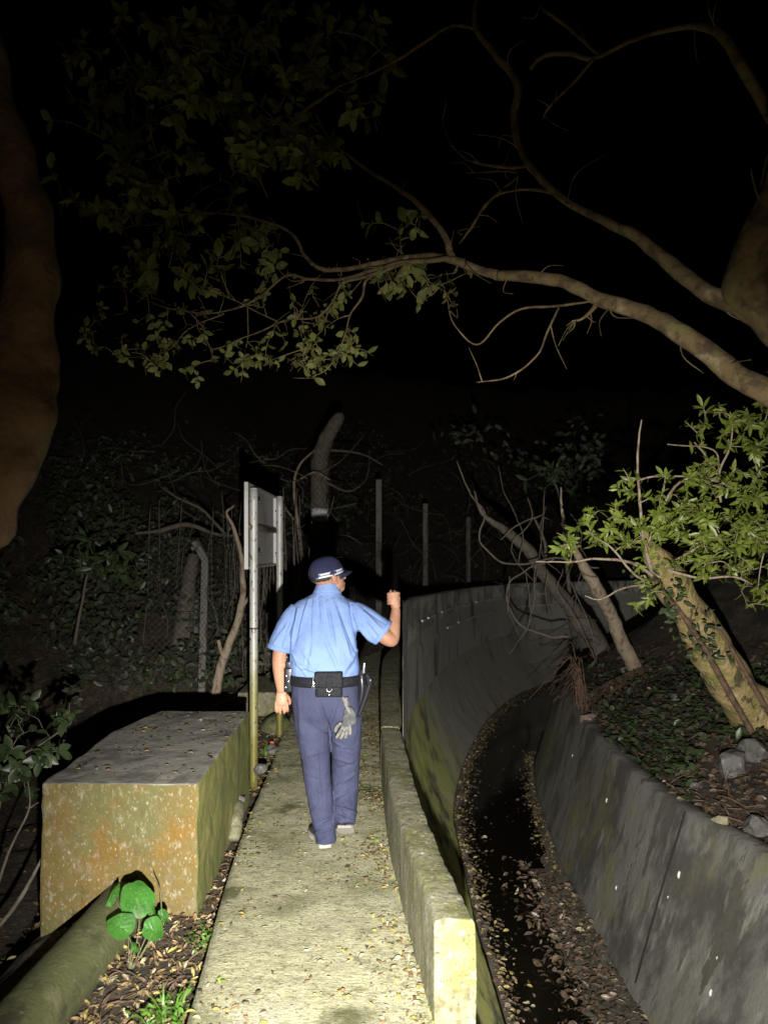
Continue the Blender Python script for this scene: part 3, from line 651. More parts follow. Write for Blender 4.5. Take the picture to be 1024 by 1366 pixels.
# hanging dead twigs
br([(800, 392, 3.6, .012), (790, 410, 3.6, .011), (775, 425, 3.6, .006), (762, 428, 3.6, .003)])
br([(790, 400, 3.6, .004), (748, 408, 3.7, .006), (700, 410, 3.7, .005), (665, 430, 3.75, .0045), (635, 460, 3.8, .004), (605, 432, 3.85, .003), (595, 395, 3.9, .002)], wob=.1)
br([(746, 408, 3.7, .005), (728, 445, 3.7, .005), (715, 475, 3.7, .004), (680, 502, 3.75, .004), (635, 510, 3.8, .002)], wob=.1)
for k_ in range(120):
    a0 = Vector(random.choice(nodes)); 
    if a0.x > 1.6: continue
    d0 = Vector((random.gauss(0, 1), random.gauss(0, .6), random.gauss(.1, 1))).normalized(); L_ = random.uniform(.04, .28)
    d1 = (d0+Vector((random.gauss(0, .5), random.gauss(0, .5), random.gauss(0, .5)))).normalized()
    tube(V, Fc, catmull([tuple(a0), tuple(a0+d0*L_*.45), tuple(a0+d0*L_*.45+d1*L_*.55)], 4), np.linspace(.0035, .001, 9), 5)
tg = cloud([(495, 142, 3.9, 35, 25, .1, 5), (370, 195, 4.2, 75, 45, .3, 26), (410, 215, 4.1, 50, 35, .2, 12), (240, 110, 4.4, 60, 70, .4, 16), (190, 240, 4.5, 60, 40, .3, 16), (320, 80, 4.5, 140, 80, .5, 26), (530, 300, 4.0, 45, 20, .15, 6), (545, 375, 4.2, 60, 30, .3, 12),
            (120, 190, 4.8, 70, 130, .5, 16), (280, 340, 4.7, 150, 50, .4, 22), (250, 190, 5.0, 160, 160, .5, 70), (350, 60, 4.8, 150, 70, .4, 44), (180, 60, 4.6, 100, 60, .4, 24), (480, 60, 4.6, 90, 60, .3, 14), (360, 190, 3.9, 60, 40, .2, 12)])
tips = grow(nodes, tg, V, Fc, .006, .0018)
t1 = tips[:]
tg = cloud([(330, 480, 4.6, 150, 38, .5, 46), (200, 400, 4.8, 100, 60, .4, 24), (430, 460, 4.5, 90, 40, .4, 26), (560, 380, 4.6, 80, 40, .4, 16), (250, 330, 4.8, 140, 70, .4, 46), (180, 450, 4.8, 90, 40, .4, 24), (400, 400, 4.7, 110, 50, .4, 24)])
t2 = grow(nodes, tg, V, Fc, .004, .0014)
link('limbs', mesh('limbs', V, Fc), M['bark_over'], e)
p, d, n_, L, W_ = rosettes(t1, 4.5, .095, .5, 1.0, .1, .3, 1.2); p2, d2, n2, L2, W2 = rosettes(t2, 4.5, .058, .55, 1.0, .15, .3, 1.4)
leafmesh('foliage', np.r_[p, p2], np.r_[d, d2], np.r_[n_, n2], np.r_[L, L2], np.r_[W_, W2], M['leaf_over'], parent=e)

# ---- close trunk at the left edge
e = empty('leaning_tree', (-2.0, 2.2, -.5), 'close brown knobbly tree trunk cut off by the left edge of the frame', 'tree')
V = []; Fc = []
ptube(V, Fc, [(-620, 1500, 2.2, .2), (-420, 1050, 2.2, .15), (-190, 800, 2.2, .125), (-70, 715, 2.2, .11), (-24, 650, 2.2, .115), (-4, 590, 2.2, .120), (10, 535, 2.2, .125), (18, 480, 2.2, .095), (30, 420, 2.2, .074), (32, 350, 2.2, .075), (28, 270, 2.2, .066), (6, 170, 2.2, .058), (-25, 60, 2.2, .06), (-70, -90, 2.2, .055)], 26, 10, .42, 7, True, .012)
link('trunk', mesh('trunk', V, Fc), M['bark_near'], e)

# ---- mossy leaning tree on the right bank
e = empty('mossy_tree', (2.9, 6.0, .4), 'leaning tree with thick pale mossy trunk and bright green leaves on the right bank', 'tree')
V = []; Fc = []; nodes = []
a = ptube(V, Fc, [(1050, 1010, 5.8, .24), (1010, 960, 5.8, .20), (985, 925, 5.75, .165), (955, 880, 5.65, .15), (925, 825, 5.5, .132), (900, 785, 5.4, .12), (882, 760, 5.3, .11), (872, 742, 5.2, .075), (864, 722, 5.15, .03), (858, 700, 5.1, .014)], 24, 9, .22, 6)
for q in a[-24:]: nodes.append(tuple(q[:3]))
link('trunk', mesh('trunk', V, Fc), M['bark_moss'], e)
V = []; Fc = []
for r_ in [[(1010, 990, 5.6, .02), (975, 930, 5.52, .022), (930, 850, 5.38, .020), (890, 795, 5.25, .015), (860, 760, 5.15, .010)], [(1030, 960, 5.6, .02), (965, 850, 5.45, .012), (930, 810, 5.35, .009)]]:
    ptube(V, Fc, r_, 8, 6, .2, 12)
link('climbing_stem', mesh('stem', V, Fc), M['root'], e)
V = []; Fc = []
def tb(pl, wob=.1, jit=.012):
    a = ptube(V, Fc, pl, 7, 6, wob, 14, True, jit); nodes.extend([tuple(x[:3]) for x in a[2:]])
tb([(870, 770, 5.2, .016), (858, 720, 5.0, .011), (852, 660, 4.9, .009), (850, 600, 4.85, .007), (855, 560, 4.8, .004)])
tb([(962, 670, 5.0, .009), (960, 630, 4.95, .008), (975, 590, 4.9, .006), (972, 555, 4.85, .005), (940, 550, 4.8, .003)])
tb([(962, 640, 5.0, .006), (940, 608, 4.95, .006), (925, 590, 4.9, .004)])
tb([(960, 632, 5.0, .006), (950, 600, 4.9, .005), (890, 592, 4.85, .003)])
tb([(880, 775, 5.2, .012), (840, 750, 5.0, .010), (800, 745, 4.9, .008), (760, 750, 4.85, .005), (715, 750, 4.8, .003)])
tb([(868, 780, 5.2, .010), (845, 765, 5.0, .008), (815, 730, 4.9, .006), (790, 715, 4.85, .004)])
tb([(890, 760, 5.2, .010), (930, 770, 5.1, .008), (980, 770, 5.0, .007), (1020, 790, 5.0, .005)])
tb([(858, 740, 5.1, .010), (900, 650, 5.0, .009), (950, 640, 4.95, .008), (1000, 660, 4.9, .006), (1060, 650, 4.9, .005)])
tb([(850, 640, 4.9, .006), (875, 635, 4.9, .006), (920, 636, 4.9, .005), (960, 640, 4.95, .005)])
tb([(860, 780, 5.1, .008), (830, 785, 4.9, .006), (800, 800, 4.8, .004), (780, 795, 4.8, .003)])
tb([(880, 760, 5.2, .009), (950, 720, 5.0, .008), (1010, 700, 4.9, .006), (1070, 700, 4.9, .005)])
tg = cloud([(950, 715, 4.95, 80, 55, .4, 78), (1005, 750, 4.9, 50, 65, .4, 46), (905, 690, 4.9, 40, 35, .2, 20), (800, 710, 4.85, 60, 30, .2, 16), (850, 640, 4.85, 45, 25, .2, 9), (960, 650, 4.9, 70, 30, .25, 13), (975, 580, 4.85, 50, 40, .2, 20), (1010, 690, 4.8, 30, 60, .2, 22), (940, 640, 4.9, 50, 25, .2, 14),
            (1010, 560, 4.85, 40, 40, .25, 10), (870, 720, 5.0, 40, 40, .2, 14), (760, 735, 4.85, 30, 22, .2, 5), (870, 800, 5.0, 30, 25, .1, 5), (820, 690, 4.85, 30, 20, .15, 5), (1000, 640, 4.9, 50, 40, .3, 10), (930, 560, 4.8, 30, 20, .2, 4)])
tips = grow(nodes, tg, V, Fc, .005, .0016)
link('branches', mesh('branches', V, Fc), M['bark_pale'], e)
p, d, n_, L, W_ = rosettes(tips, 9, .070, .31, .85, .05, .35, 1.5)
leafmesh('foliage', p, d, n_, L, W_, M['leaf_tree'], parent=e)
# climber leaves on the trunk
pp = []; dd = []; nn = []
for i in range(119):
    t = (i//7)*.033+random.gauss(0, .008); o_ = 35*math.sin(i//7*2.3); q = P(870+140*t+o_+random.uniform(-13, 13), 765+205*t+.4*o_+random.uniform(-11, 13), 5.10+.35*t+random.uniform(-.05, .03))
    pp.append(q); dd.append((random.uniform(-1, 1), -.4, random.uniform(-.9, .5))); nn.append((random.uniform(-.5, .3), -1, .5))
leafmesh('climber_leaves', pp, dd, nn, .03+.04*RS.rand(119), .013+.018*RS.rand(119), M['leaf_dark'], parent=e)

# ---- smaller leaning trunks
def small_tree(name, pl, label, m, br_=(), seg=12, cat='tree'):
    b = P(*pl[0][:3]); e = empty(name, b, label, cat); V = []; Fc = []
    ptube(V, Fc, pl, seg, 7, .18, 12, True, .01); link('trunk', mesh('trunk', V, Fc), m, e)
    for q in br_:
        V = []; Fc = []; ptube(V, Fc, q, 7, 6, .12, 14, True, .012); link('branch', mesh('branch', V, Fc), m, e)
    return e
small_tree('slender_tree', [(815, 900, 10.4, .14), (795, 855, 10.2, .13), (775, 830, 10, .14), (765, 815, 9.9, .11), (740, 785, 9.6, .085), (720, 760, 9.4, .075), (705, 735, 9.2, .07), (680, 712, 9.0, .055), (658, 698, 8.8, .035), (640, 680, 8.7, .018), (632, 655, 8.7, .007)],
           'slim grey tree trunk leaning left over the far bend of the channel', M['bark_grey'],
           [[(722, 762, 9.4, .03), (728, 730, 9.5, .02), (712, 690, 9.6, .012)]])
small_tree('slender_tree', [(862, 925, 8.6, .10), (842, 882, 8.35, .08), (828, 855, 8.2, .075), (812, 815, 8.0, .07), (795, 785, 7.8, .065), (782, 762, 7.7, .055), (765, 730, 7.6, .03), (750, 690, 7.5, .015), (748, 650, 7.5, .006)],
           'short reddish brown tree trunk leaning left, between the grey trunk and the mossy tree', M['bark_pale'])
e = empty('hanging_vine', (1.6, 8.6, 1.6), 'tangle of pale bare vines and aerial roots hanging over the end of the tall wall', 'vine')
V = []; Fc = []
vl = [[(608, 615, 8.6, .010), (625, 655, 8.5, .012), (645, 685, 8.4, .013), (640, 722, 8.4, .014), (665, 748, 8.3, .014), (700, 752, 8.2, .013), (745, 745, 8.0, .012), (800, 760, 7.9, .010)],
      [(667, 722, 8.4, .009), (690, 700, 8.3, .010), (722, 688, 8.2, .009)],
      [(722, 690, 8.2, .007), (750, 700, 8.1, .006)],
      [(740, 745, 8.3, .011), (700, 760, 8.4, .012), (675, 790, 8.5, .013), (690, 830, 8.6, .016), (720, 845, 8.6, .017), (760, 850, 8.5, .02)],
      [(712, 752, 8.4, .009), (712, 790, 8.4, .010), (705, 830, 8.5, .008), (695, 850, 8.6, .006)],
      [(680, 770, 8.4, .008), (678, 810, 8.4, .008), (685, 830, 8.5, .007), (692, 850, 8.6, .006)],
      [(690, 750, 8.3, .007), (698, 720, 8.3, .007), (688, 690, 8.4, .006), (670, 650, 8.5, .005), (664, 620, 8.6, .004)],
      [(730, 760, 8.2, .007), (728, 800, 8.2, .006), (735, 828, 8.3, .004)],
      [(750, 760, 8.0, .006), (745, 790, 8.0, .006), (770, 830, 8.0, .006), (795, 885, 8.2, .006)],
      [(760, 775, 7.9, .006), (785, 830, 8.0, .006), (796, 880, 8.1, .006)]]
for q in vl: ptube(V, Fc, [(a_, b_, c_, d_*.72) for a_, b_, c_, d_ in q], 6, 7, .15, 14, True, .03)
for i in range(9):
    x = random.uniform(665, 790); y = random.uniform(640, 760); D = random.uniform(8.2, 9.6)
    ptube(V, Fc, [(x, y, D, .004), (x+random.uniform(-25, 25), y+30, D, .006), (x+random.uniform(-25, 25), y+70, D, .005), (x+random.uniform(-35, 35), y+random.uniform(80, 140), D, .003)], 5, 5, 0, 1, True, .03)
link('stems', mesh('stems', V, Fc), M['bark_grey'], e)
# roots spilling on the bank
e = empty('tree_roots', (2.5, 8.0, .4), 'mat of thin reddish roots spilling down the bank below the short brown trunk', 'roots')
V = []; Fc = []
for i in range(70):
    x0 = random.uniform(785, 870); y0 = random.uniform(850, 885); x1 = x0+random.uniform(-85, 10); y1 = random.uniform(885, 940)
    D0 = 8.3; D1 = 7.6+random.uniform(-.3, .5)
    pts = []
    for t in np.linspace(0, 1, 8):
        q = P(x0+(x1-x0)*t+random.uniform(-4, 4), y0+(y1-y0)*t**1.2+random.uniform(-3, 3), D0+(D1-D0)*t)
        q.z = min(max(q.z, hz(q.x, q.y)+.01), hz(q.x, q.y)+.06) if hz(q.x, q.y) > -.5 else q.z
        pts.append(tuple(q))
    a = catmull(pts, 4); tube(V, Fc, a, np.linspace(random.uniform(.004, .010), .002, len(a)), 5, 0)
link('strands', mesh('strands', V, Fc), M['root'], e)

# ---- bank: rocks, ground cover
def ray_ground(px, py):
    for D in np.arange(2.5, 14, .03):
        q = P(px, py, D)
        if q.z < hz(q.x, q.y)-.0: return q
    return P(px, py, 8)
rocks = [(962, 1102, 17, 'rock_yel', 'small ochre rock on the rim of the right channel wall'), (1012, 1112, 27, 'rock', 'largest pale grey rock at the right edge of the frame, on the channel rim'), (983, 1126, 11, 'rock', 'small flat stone between the ochre rock and the large pale rock'),
         (975, 1030, 32, 'rock', 'jagged grey boulder in shadow, below the mossy tree'), (788, 962, 15, 'rock_pink', 'pinkish stone at the top corner of the channel wall'), (838, 897, 12, 'rock', 'pale stone among the red roots'), (900, 935, 12, 'rock', 'flat grey stone in the ivy left of the mossy trunk'),
         (905, 988, 9, 'rock_pink', 'small pale pink stone in the middle of the ground cover'), (842, 1012, 8, 'rock', 'tiny grey stone at the rim, in the ground cover edge'), (1010, 1010, 30, 'rock', 'dark grey boulder at the foot of the mossy tree'), (930, 1052, 12, 'rock', 'flat grey stone left of the jagged boulder')]
for (px, py, r, m, lb) in rocks:
    c = ray_ground(px, py); R = r/F*c.y; V = []; Fc = []
    ell(V, Fc, (0, 0, 0), (R*1.05, R*.9, R*.75), None, 16, 12)
    for k in range(3): ell(V, Fc, (random.uniform(-.4, .4)*R, random.uniform(-.4, .4)*R, random.uniform(-.2, .3)*R), (R*.8, R*.7, R*.6), None, 12, 9)
    me = solid(V, Fc, max(.008, R*.12), 1)
    bm = bmesh.new(); bm.from_mesh(me)
    for k in range(16):                                         # split facets
        dn = Vector((random.gauss(0, 1), random.gauss(0, 1), random.gauss(0, .8))).normalized(); dd_ = R*random.uniform(.42, .80)
        for v in bm.verts:
            q = v.co.dot(dn)
            if q > dd_: v.co -= dn*(q-dd_)*.93
    for v in bm.verts: v.co += Vector(noise.noise_vector(v.co*(3/R)))*R*.07
    me = from_bm('rock', bm); o = link('rock', me, M[m], smooth=False); o.location = c+Vector((0, 0, R*.12)); tag(o, lb, 'rock')
def scatter_px(n, poly_x, poly_y, cond=None):
    out = []
    while len(out) < n:
        x = random.uniform(*poly_x); y = random.uniform(*poly_y)
        if cond and not cond(x, y): continue
        q = ray_ground(x, y)
        if q.y > 11 or hz(q.x, q.y) < -.5: continue
        out.append(q)
    return out
def rim_y(x): return np.interp(x, [735, 771, 823, 857, 914, 1024], [918, 947, 1012, 1042, 1081, 1142])
qs = scatter_px(1500, (765, 1030), (890, 1110), lambda x, y: y < rim_y(x)-6 and y > 880+.0*x and random.random() < (1 if y < 1040 else .25) and not (x > 930 and 1000 < y))
pos = np.array([tuple(q) for q in qs]); n = len(pos)
dd = np.stack([RS.randn(n), RS.randn(n)-.5, .3+.3*RS.randn(n)], 1); nn = np.stack([RS.randn(n)*.4, -.4+RS.randn(n)*.4, np.ones(n)], 1)
o = leafmesh('ground_cover', pos+np.array([0, 0, .02])+RS.rand(n, 1)*[0, 0, .07], dd, nn, .045+.055*RS.rand(n), .022+.028*RS.rand(n), [M['leaf_dark'], M['leaf_grey']], RS.choice(2, n, p=[.7, .3]))
tag(o, 'dark green leafy ground cover on the right bank above the channel wall', 'ground cover', kind='stuff')
qs = scatter_px(1700, (740, 1030), (860, 1140), lambda x, y: y < rim_y(x)+4)
pos = np.array([tuple(q) for q in qs])
litter('leaf_litter', pos[:, 0], pos[:, 1], pos[:, 2]+.02, .05, [M['wet1'], M['wet2'], M['dry3']], [.45, .25, .3], 'reddish brown leaf litter and twigs on the right bank', 'leaf litter', tilt=.7)
e = empty('twig_scatter', (2, 5.5, .3)); bpy.data.objects.remove(e)
V = []; Fc = []
for q in scatter_px(150, (745, 1024), (865, 1125), lambda x, y: y < rim_y(x)+2):
    d_ = Vector((random.gauss(0, 1), random.gauss(0, 1), random.gauss(0, .35))).normalized()*random.uniform(.05, .22)
    m_ = q+Vector((0, 0, .03)); tube(V, Fc, [m_-d_*.5, m_+Vector((0, 0, .012)), m_+d_*.5], [.003, .004, .002], 5)
for i in range(110):
    x = random.uniform(-1.2, -.80); y = random.uniform(2.2, 5.0)
    if x < -.93 and y > 3.8: continue
    q = Vector((x, y, hz(x, y)+.03)); d_ = Vector((random.gauss(0, 1), random.gauss(0, 1), random.gauss(0, .3))).normalized()*random.uniform(.05, .16)
    tube(V, Fc, [q-d_*.5, q+Vector((0, 0, .01)), q+d_*.5], [.002, .003, .0015], 5)
o = link('twigs', mesh('twigs', V, Fc), M['root']); tag(o, 'small fallen twigs lying on the verge and the right bank', 'twigs', kind='stuff')

# ---------------------------------------------------------------- sign seen from behind
e = empty('road_sign', (-1.0, 6.6, -.05), 'metal sign on two posts seen from its bare back, left of the walkway', 'sign')
def pole(px, D, ytop, ybot, r):
    V = []; Fc = []; a = P(px, ytop, D); b = P(px, ybot, D); b.z -= .1
    n = 24; pts = [b+(a-b)*t for t in np.linspace(0, 1, n)]; tube(V, Fc, pts, [r]*n, 20)
    ell(V, Fc, a, (r*1.03, r*1.03, .010)); return V, Fc
V, Fc = pole(338.5, 5.95, 652, 1040, .032); po = link('post', mesh('post', V, Fc), M['galv'], e)
V = []; Fc = []; q = P(338.5, 838, 5.95); tube(V, Fc, [q-Vector((0, 0, .006)), q+Vector((0, 0, .006))], [.0335]*2, 20); c_ = link('joint_ring', mesh('ring', V, Fc), M['bolt'], po)
V, Fc = pole(373, 7.3, 663, 985, .032); link('post', mesh('post', V, Fc), M['galv'], e)
bm = bmesh.new(); box(bm, (-1.062, 5.86, 1.59), (-1.058, 7.40, 2.235))
for (y0, y1_, z0, z1_) in [(5.835, 5.865, 1.58, 2.245), (7.375, 7.405, 1.58, 2.245)]: box(bm, (-1.060, y0, z0), (-1.030, y1_, z1_), .003)
for (z0, z1_) in [(1.58, 1.60), (2.225, 2.245)]: box(bm, (-1.0605, 5.866, z0), (-1.032, 7.374, z1_), .003)
link('sign_panel', from_bm('panel', bm), M['alu'], e, smooth=False)
V = []; Fc = []; tube(V, Fc, [(-1.035, 5.88, 1.905), (-1.035, 7.36, 1.915)], [.026, .026], 14); link('rail', mesh('rail', V, Fc), M['rail'], e)
for (x, y) in [(-1.009, 5.95), (-.989, 7.3)]:
    for z in (1.70, 2.10):
        V = []; Fc = []; tube(V, Fc, [(x-.045, y+.03, z), (x+.045, y+.03, z)], [.007]*2, 8); tube(V, Fc, [(x+.034, y+.03, z), (x+.052, y+.03, z)], [.013]*2, 6); link('bolt', mesh('bolt', V, Fc), M['bolt'], e)

# ---------------------------------------------------------------- fence with cranked concrete posts
e = empty('chain_link_fence', (-2.1, 9.1, 0), 'chain link fence on cranked concrete posts in front of the dark hillside', 'fence')
def fpost(px, D, ytop, ybot, w_, lean=0, crank=True):
    b = P(px-lean, ybot, D); t = P(px, ytop, D); V = []; Fc = []
    h = t.z-b.z; kn = b+(t-b)*.86; top = kn+(Vector((-.10, -.10, .22)) if crank else (t-b)*.14)
    for (a, c) in ((b-Vector((0, 0, .4)), kn), (kn, top)):
        pts = [a+(c-a)*q for q in np.linspace(0, 1, 10)]
        tube(V, Fc, pts, [w_*.70*(1+.04*noise.noise(p_*9)) for p_ in pts], 4, 0, flat_dir=(1, 1, 0))
    return link('post', mesh('post', V, Fc), M['fencepost'], e, smooth=False)
fpost(275, 9.1, 718, 918, .078, 6); fpost(505, 14.1, 640, 790, .10, 0, False); fpost(567, 16.1, 672, 800, .10, 0, False); fpost(624, 19.1, 690, 800, .10, 0, False); fpost(262, 9.9, 800, 916, .05, 0, False)
V = []; Fc = []
for (x0, y0), (x1, y1), sp_ in [((-2.7, 8.85), (-2.13, 9.05), .075), ((-2.13, 9.05), (-.1, 14.0), .075), ((-.1, 14.0), (.86, 16.0), .09), ((.86, 16.0), (2.07, 19.0), .09)]:
    A = Vector((x0, y0, 0)); B = Vector((x1, y1, 0)); L = (B-A).length; u = (B-A)/L; zb = .12; H = 1.75
    nw = int((L+H)/sp_)
    for sg in (1, -1):
        for i in range(nw):
            s0 = i*sp_-(H if sg > 0 else 0); s1 = s0+sg*H; zz0, zz1 = 0, H
            if sg > 0: pass
            a0, a1 = s0, s1
            def clip(s_): return max(0, min(L, s_))
            c0, c1 = clip(a0), clip(a1)
            if abs(c0-c1) < .02: continue
            z0_ = (c0-a0)/(a1-a0)*H; z1_ = (c1-a0)/(a1-a0)*H
            tube(V, Fc, [A+u*c0+Vector((0, -.08, zb+z0_)), A+u*c1+Vector((0, -.08, zb+z1_))], [.0022]*2, 3, cap=False)
    for zz in (0, H*.5, H): tube(V, Fc, [A+Vector((0, -.08, zb+zz)), B+Vector((0, -.08, zb+zz))], [.003]*2, 4, cap=False)
link('wire_mesh', mesh('wire', V, Fc), M['wire'], e, smooth=False)

# ---------------------------------------------------------------- hillside growth
e = small_tree('hillside_tree', [(430, 800, 12.6, .17), (428, 740, 12.6, .155), (427, 690, 12.6, .15), (426, 650, 12.6, .145), (427, 615, 12.6, .14), (431, 595, 12.6, .125), (441, 575, 12.6, .115), (450, 560, 12.6, .100), (453, 555, 12.6, .085), (455, 551, 12.6, .035)],
               'thick mesh-wrapped tree trunk with a small white plate, rising straight behind the man', M['bark_grey'],
               [[(430, 640, 12.5, .02), (460, 655, 12.4, .012), (480, 650, 12.3, .007)], [(440, 600, 12.5, .02), (480, 605, 12.4, .013), (510, 620, 12.2, .006)]], 16)
bm = bmesh.new(); V = []; Fc = []
c = P(427, 687, 12.6); nn_ = 10
for i in range(nn_+1):
    th = math.radians(-150+120*i/nn_)
    for z in (-.11, .10): V.append(Vector((c.x+.165*math.cos(th), c.y+.165*math.sin(th), c.z+z)))
for i in range(nn_): Fc.append((2*i, 2*i+2, 2*i+3, 2*i+1))
pl_ = link('name_plate', mesh('plate', V, Fc), M['label_plate'], e); so = pl_.modifiers.new('s', 'SOLIDIFY'); so.thickness = .008; bm.free()
V = []; Fc = []                                                   # wire netting round the trunk
for k in range(12):
    for sg in (1, -1):
        pts = []
        for i in range(26):
            t = i/25; th = sg*t*5.5+k*2*math.pi/12; q = P(427, 700-95*t, 12.6); pts.append(q+Vector((.158*math.cos(th), .158*math.sin(th), 0)))
        tube(V, Fc, pts, [.0035]*26, 3, cap=False)
link('netting', mesh('netting', V, Fc), M['wire'], e)
small_tree('bare_tree', [(288, 925, 8.6, .055), (295, 890, 8.6, .05), (305, 860, 8.6, .045), (318, 825, 8.6, .042), (324, 790, 8.6, .034), (322, 745, 8.6, .026), (312, 705, 8.6, .020), (302, 685, 8.6, .014), (312, 676, 8.6, .008)],
           'thin peeled pale tree stem between the cranked post and the sign', M['bark_pale'], [[(300, 880, 8.58, .03), (294, 865, 8.56, .024), (291, 853, 8.55, .018)], [(322, 812, 8.6, .022), (330, 800, 8.6, .02), (336, 790, 8.6, .014)]])
small_tree('bare_tree', [(238, 925, 9.6, .14), (240, 880, 9.6, .13), (246, 830, 9.6, .12), (250, 790, 9.6, .10), (258, 740, 9.7, .07)], 'dark broad leaning stump of a tree left of the cranked fence post', M['bark_grey'])
small_tree('hillside_sapling', [(395, 800, 11.5, .03), (402, 750, 11.5, .028), (398, 700, 11.5, .024), (392, 650, 11.5, .02), (400, 620, 11.5, .014), (420, 600, 11.5, .008)], 'thin wavy sapling between the sign and the thick trunk', M['bark_pale'],
           [[(398, 700, 11.5, .012), (375, 670, 11.5, .01), (360, 640, 11.5, .006)], [(400, 640, 11.5, .012), (420, 630, 11.4, .01), (440, 640, 11.3, .006)]])
small_tree('fallen_branch', [(350, 705, 10.5, .01), (300, 715, 10.4, .02), (250, 700, 10.2, .03), (215, 708, 10.1, .03), (180, 712, 10, .015)], 'bare fallen branch lying across the dim hillside above the cranked post', M['bark_grey'], [[(300, 712, 10.4, .02), (270, 680, 10.3, .018), (240, 665, 10.2, .014), (215, 650, 10.2, .008)]], cat='branch')
# hanging stems and twigs in the hillside growth
V = []; Fc = []; nodes = []
for i in range(110):
    x = random.uniform(90, 700); y = random.uniform(590, 800); D = random.uniform(9.6, 13) if x < 480 else random.uniform(14.5, 18)
    a_ = random.uniform(0, 6.28); l_ = random.uniform(20, 60)
    pl = [(x, y, D, .006)]
    for k in range(3): a_ += random.uniform(-.7, .7); pl.append((pl[-1][0]+math.cos(a_)*l_*.5, pl[-1][1]+math.sin(a_)*l_*.5, D+random.uniform(-.2, .2), .0055-.0014*k))
    ptube(V, Fc, pl, 5, 5, .1, 14)
for i in range(46):
    x = random.choice([random.uniform(300, 345), random.uniform(345, 420), random.uniform(150, 300)]); D = random.uniform(9.3, 10.5)
    ptube(V, Fc, [(x, random.uniform(650, 740), D, .006), (x+random.uniform(-8, 8), 780, D, .007), (x+random.uniform(-12, 12), 840, D, .006), (x+random.uniform(-12, 12), random.uniform(870, 930), D, .004)], 5, 5, .1, 14, True, .03)
o = link('bramble', mesh('bramble', V, Fc), M['bark_grey']); tag(o, 'tangle of bare stems and creepers all over the dim hillside', 'undergrowth', kind='stuff')
def hill_leaves(n, xr, yr, back, size, m, label):
    pos = []
    while len(pos) < n:
        x = random.uniform(*xr); y = random.uniform(*yr)
        dn_ = noise.fractal(Vector((x*.012, y*.016, 5)), 1, 2, 3)
        if dn_ < random.uniform(-.45, .35)+max(0, 620-y)*.009: continue
        lo, hi_ = 8.0, 26.0; q = None
        for D in np.arange(8.5, 26, .25):
            c = P(x, y, D)
            if c.z < hz(c.x, c.y): q = P(x, y, D-random.random()*back); break
        if q is None: q = P(x, y, random.uniform(12, 14.5))
        if q.y < 8.6: continue
        pos.append(tuple(q))
    pos = np.array(pos); dd = np.stack([RS.randn(n), RS.randn(n)*.5-.3, RS.randn(n)*.7-.5], 1); nn = np.stack([RS.randn(n)*.6, -1+RS.randn(n)*.4, .6+RS.randn(n)*.4], 1)
    s = size*(.5+RS.rand(n)); o = leafmesh('undergrowth', pos, dd, nn, s, s*.5, m, RS.choice(len(m), n)); return tag(o, label, 'undergrowth', kind='stuff')
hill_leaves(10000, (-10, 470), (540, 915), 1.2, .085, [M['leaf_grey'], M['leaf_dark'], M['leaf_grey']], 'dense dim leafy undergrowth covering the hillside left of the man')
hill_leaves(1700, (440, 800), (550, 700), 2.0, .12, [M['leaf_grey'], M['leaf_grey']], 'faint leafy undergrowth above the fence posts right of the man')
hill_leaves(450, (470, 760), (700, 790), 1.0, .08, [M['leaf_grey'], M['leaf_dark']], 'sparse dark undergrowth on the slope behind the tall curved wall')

# ---- shrubs on the left
def shrub(name, stems, clusters, k, L, asp, m, label, cat='shrub', barkm='bark_grey', spread=.95, r=(.004, .0014)):
    e = empty(name, P(*stems[0][0][:3]), label, cat); V = []; Fc = []; nodes = []
    for q in stems:
        a = ptube(V, Fc, q, 6, 5, .1, 12, True, .006); nodes += [tuple(x[:3]) for x in a[len(a)//3:]]
    tips = grow(nodes, cloud(clusters), V, Fc, *r)
    link('stems', mesh('stems', V, Fc), M[barkm], e)
    p, d, n_, Ls, W_ = rosettes(tips, k, L, asp, spread, .15, .4, 1.0); leafmesh('foliage', p, d, n_, Ls, W_, M[m], parent=e)
shrub('broadleaf_shrub', [[(-30, 1250, 4.6, .012), (-10, 1100, 4.6, .010), (20, 1020, 4.6, .008), (60, 990, 4.6, .006), (95, 965, 4.6, .003)], [(-30, 1200, 4.6, .01), (10, 1000, 4.7, .008), (30, 960, 4.7, .004)], [(-20, 1180, 4.5, .01), (10, 1040, 4.5, .007), (60, 1005, 4.5, .004)]],
      [(30, 1000, 4.6, 50, 60, .3, 22), (20, 945, 4.7, 40, 20, .2, 9), (80, 955, 4.6, 22, 12, .1, 4), (70, 1010, 4.5, 30, 14, .1, 5), (20, 1045, 4.5, 35, 30, .2, 9)], 5, .085, .5, 'leaf_dark', 'dark green broad-leaved shrub at the left edge beside the concrete block')
shrub('hillside_shrub', [[(100, 860, 7.8, .02), (110, 800, 7.8, .014), (120, 760, 7.8, .01), (150, 740, 7.7, .006)]], [(120, 745, 7.8, 65, 38, .3, 20), (170, 765, 7.6, 20, 15, .1, 4)], 6, .16, .32, 'leaf_dark', 'dim shrub with long pointed leaves on the hillside at the left')
shrub('small_shrub', [[(85, 990, 6.5, .01), (92, 950, 6.5, .006), (95, 920, 6.5, .003)]], [(95, 920, 6.5, 24, 20, .2, 9)], 5, .06, .6, 'leaf_grey', 'small greyish shrub with round leaves behind the left shrub')
shrub('right_sapling', [[(760, 800, 10.5, .03), (752, 720, 10.4, .02), (745, 660, 10.3, .012), (730, 630, 10.2, .006)]], [(740, 640, 10.2, 50, 30, .4, 14)], 5, .14, .35, 'leaf_dark', 'dim sapling with long leaves behind the pale vines, left of the bright leaves', 'sapling')
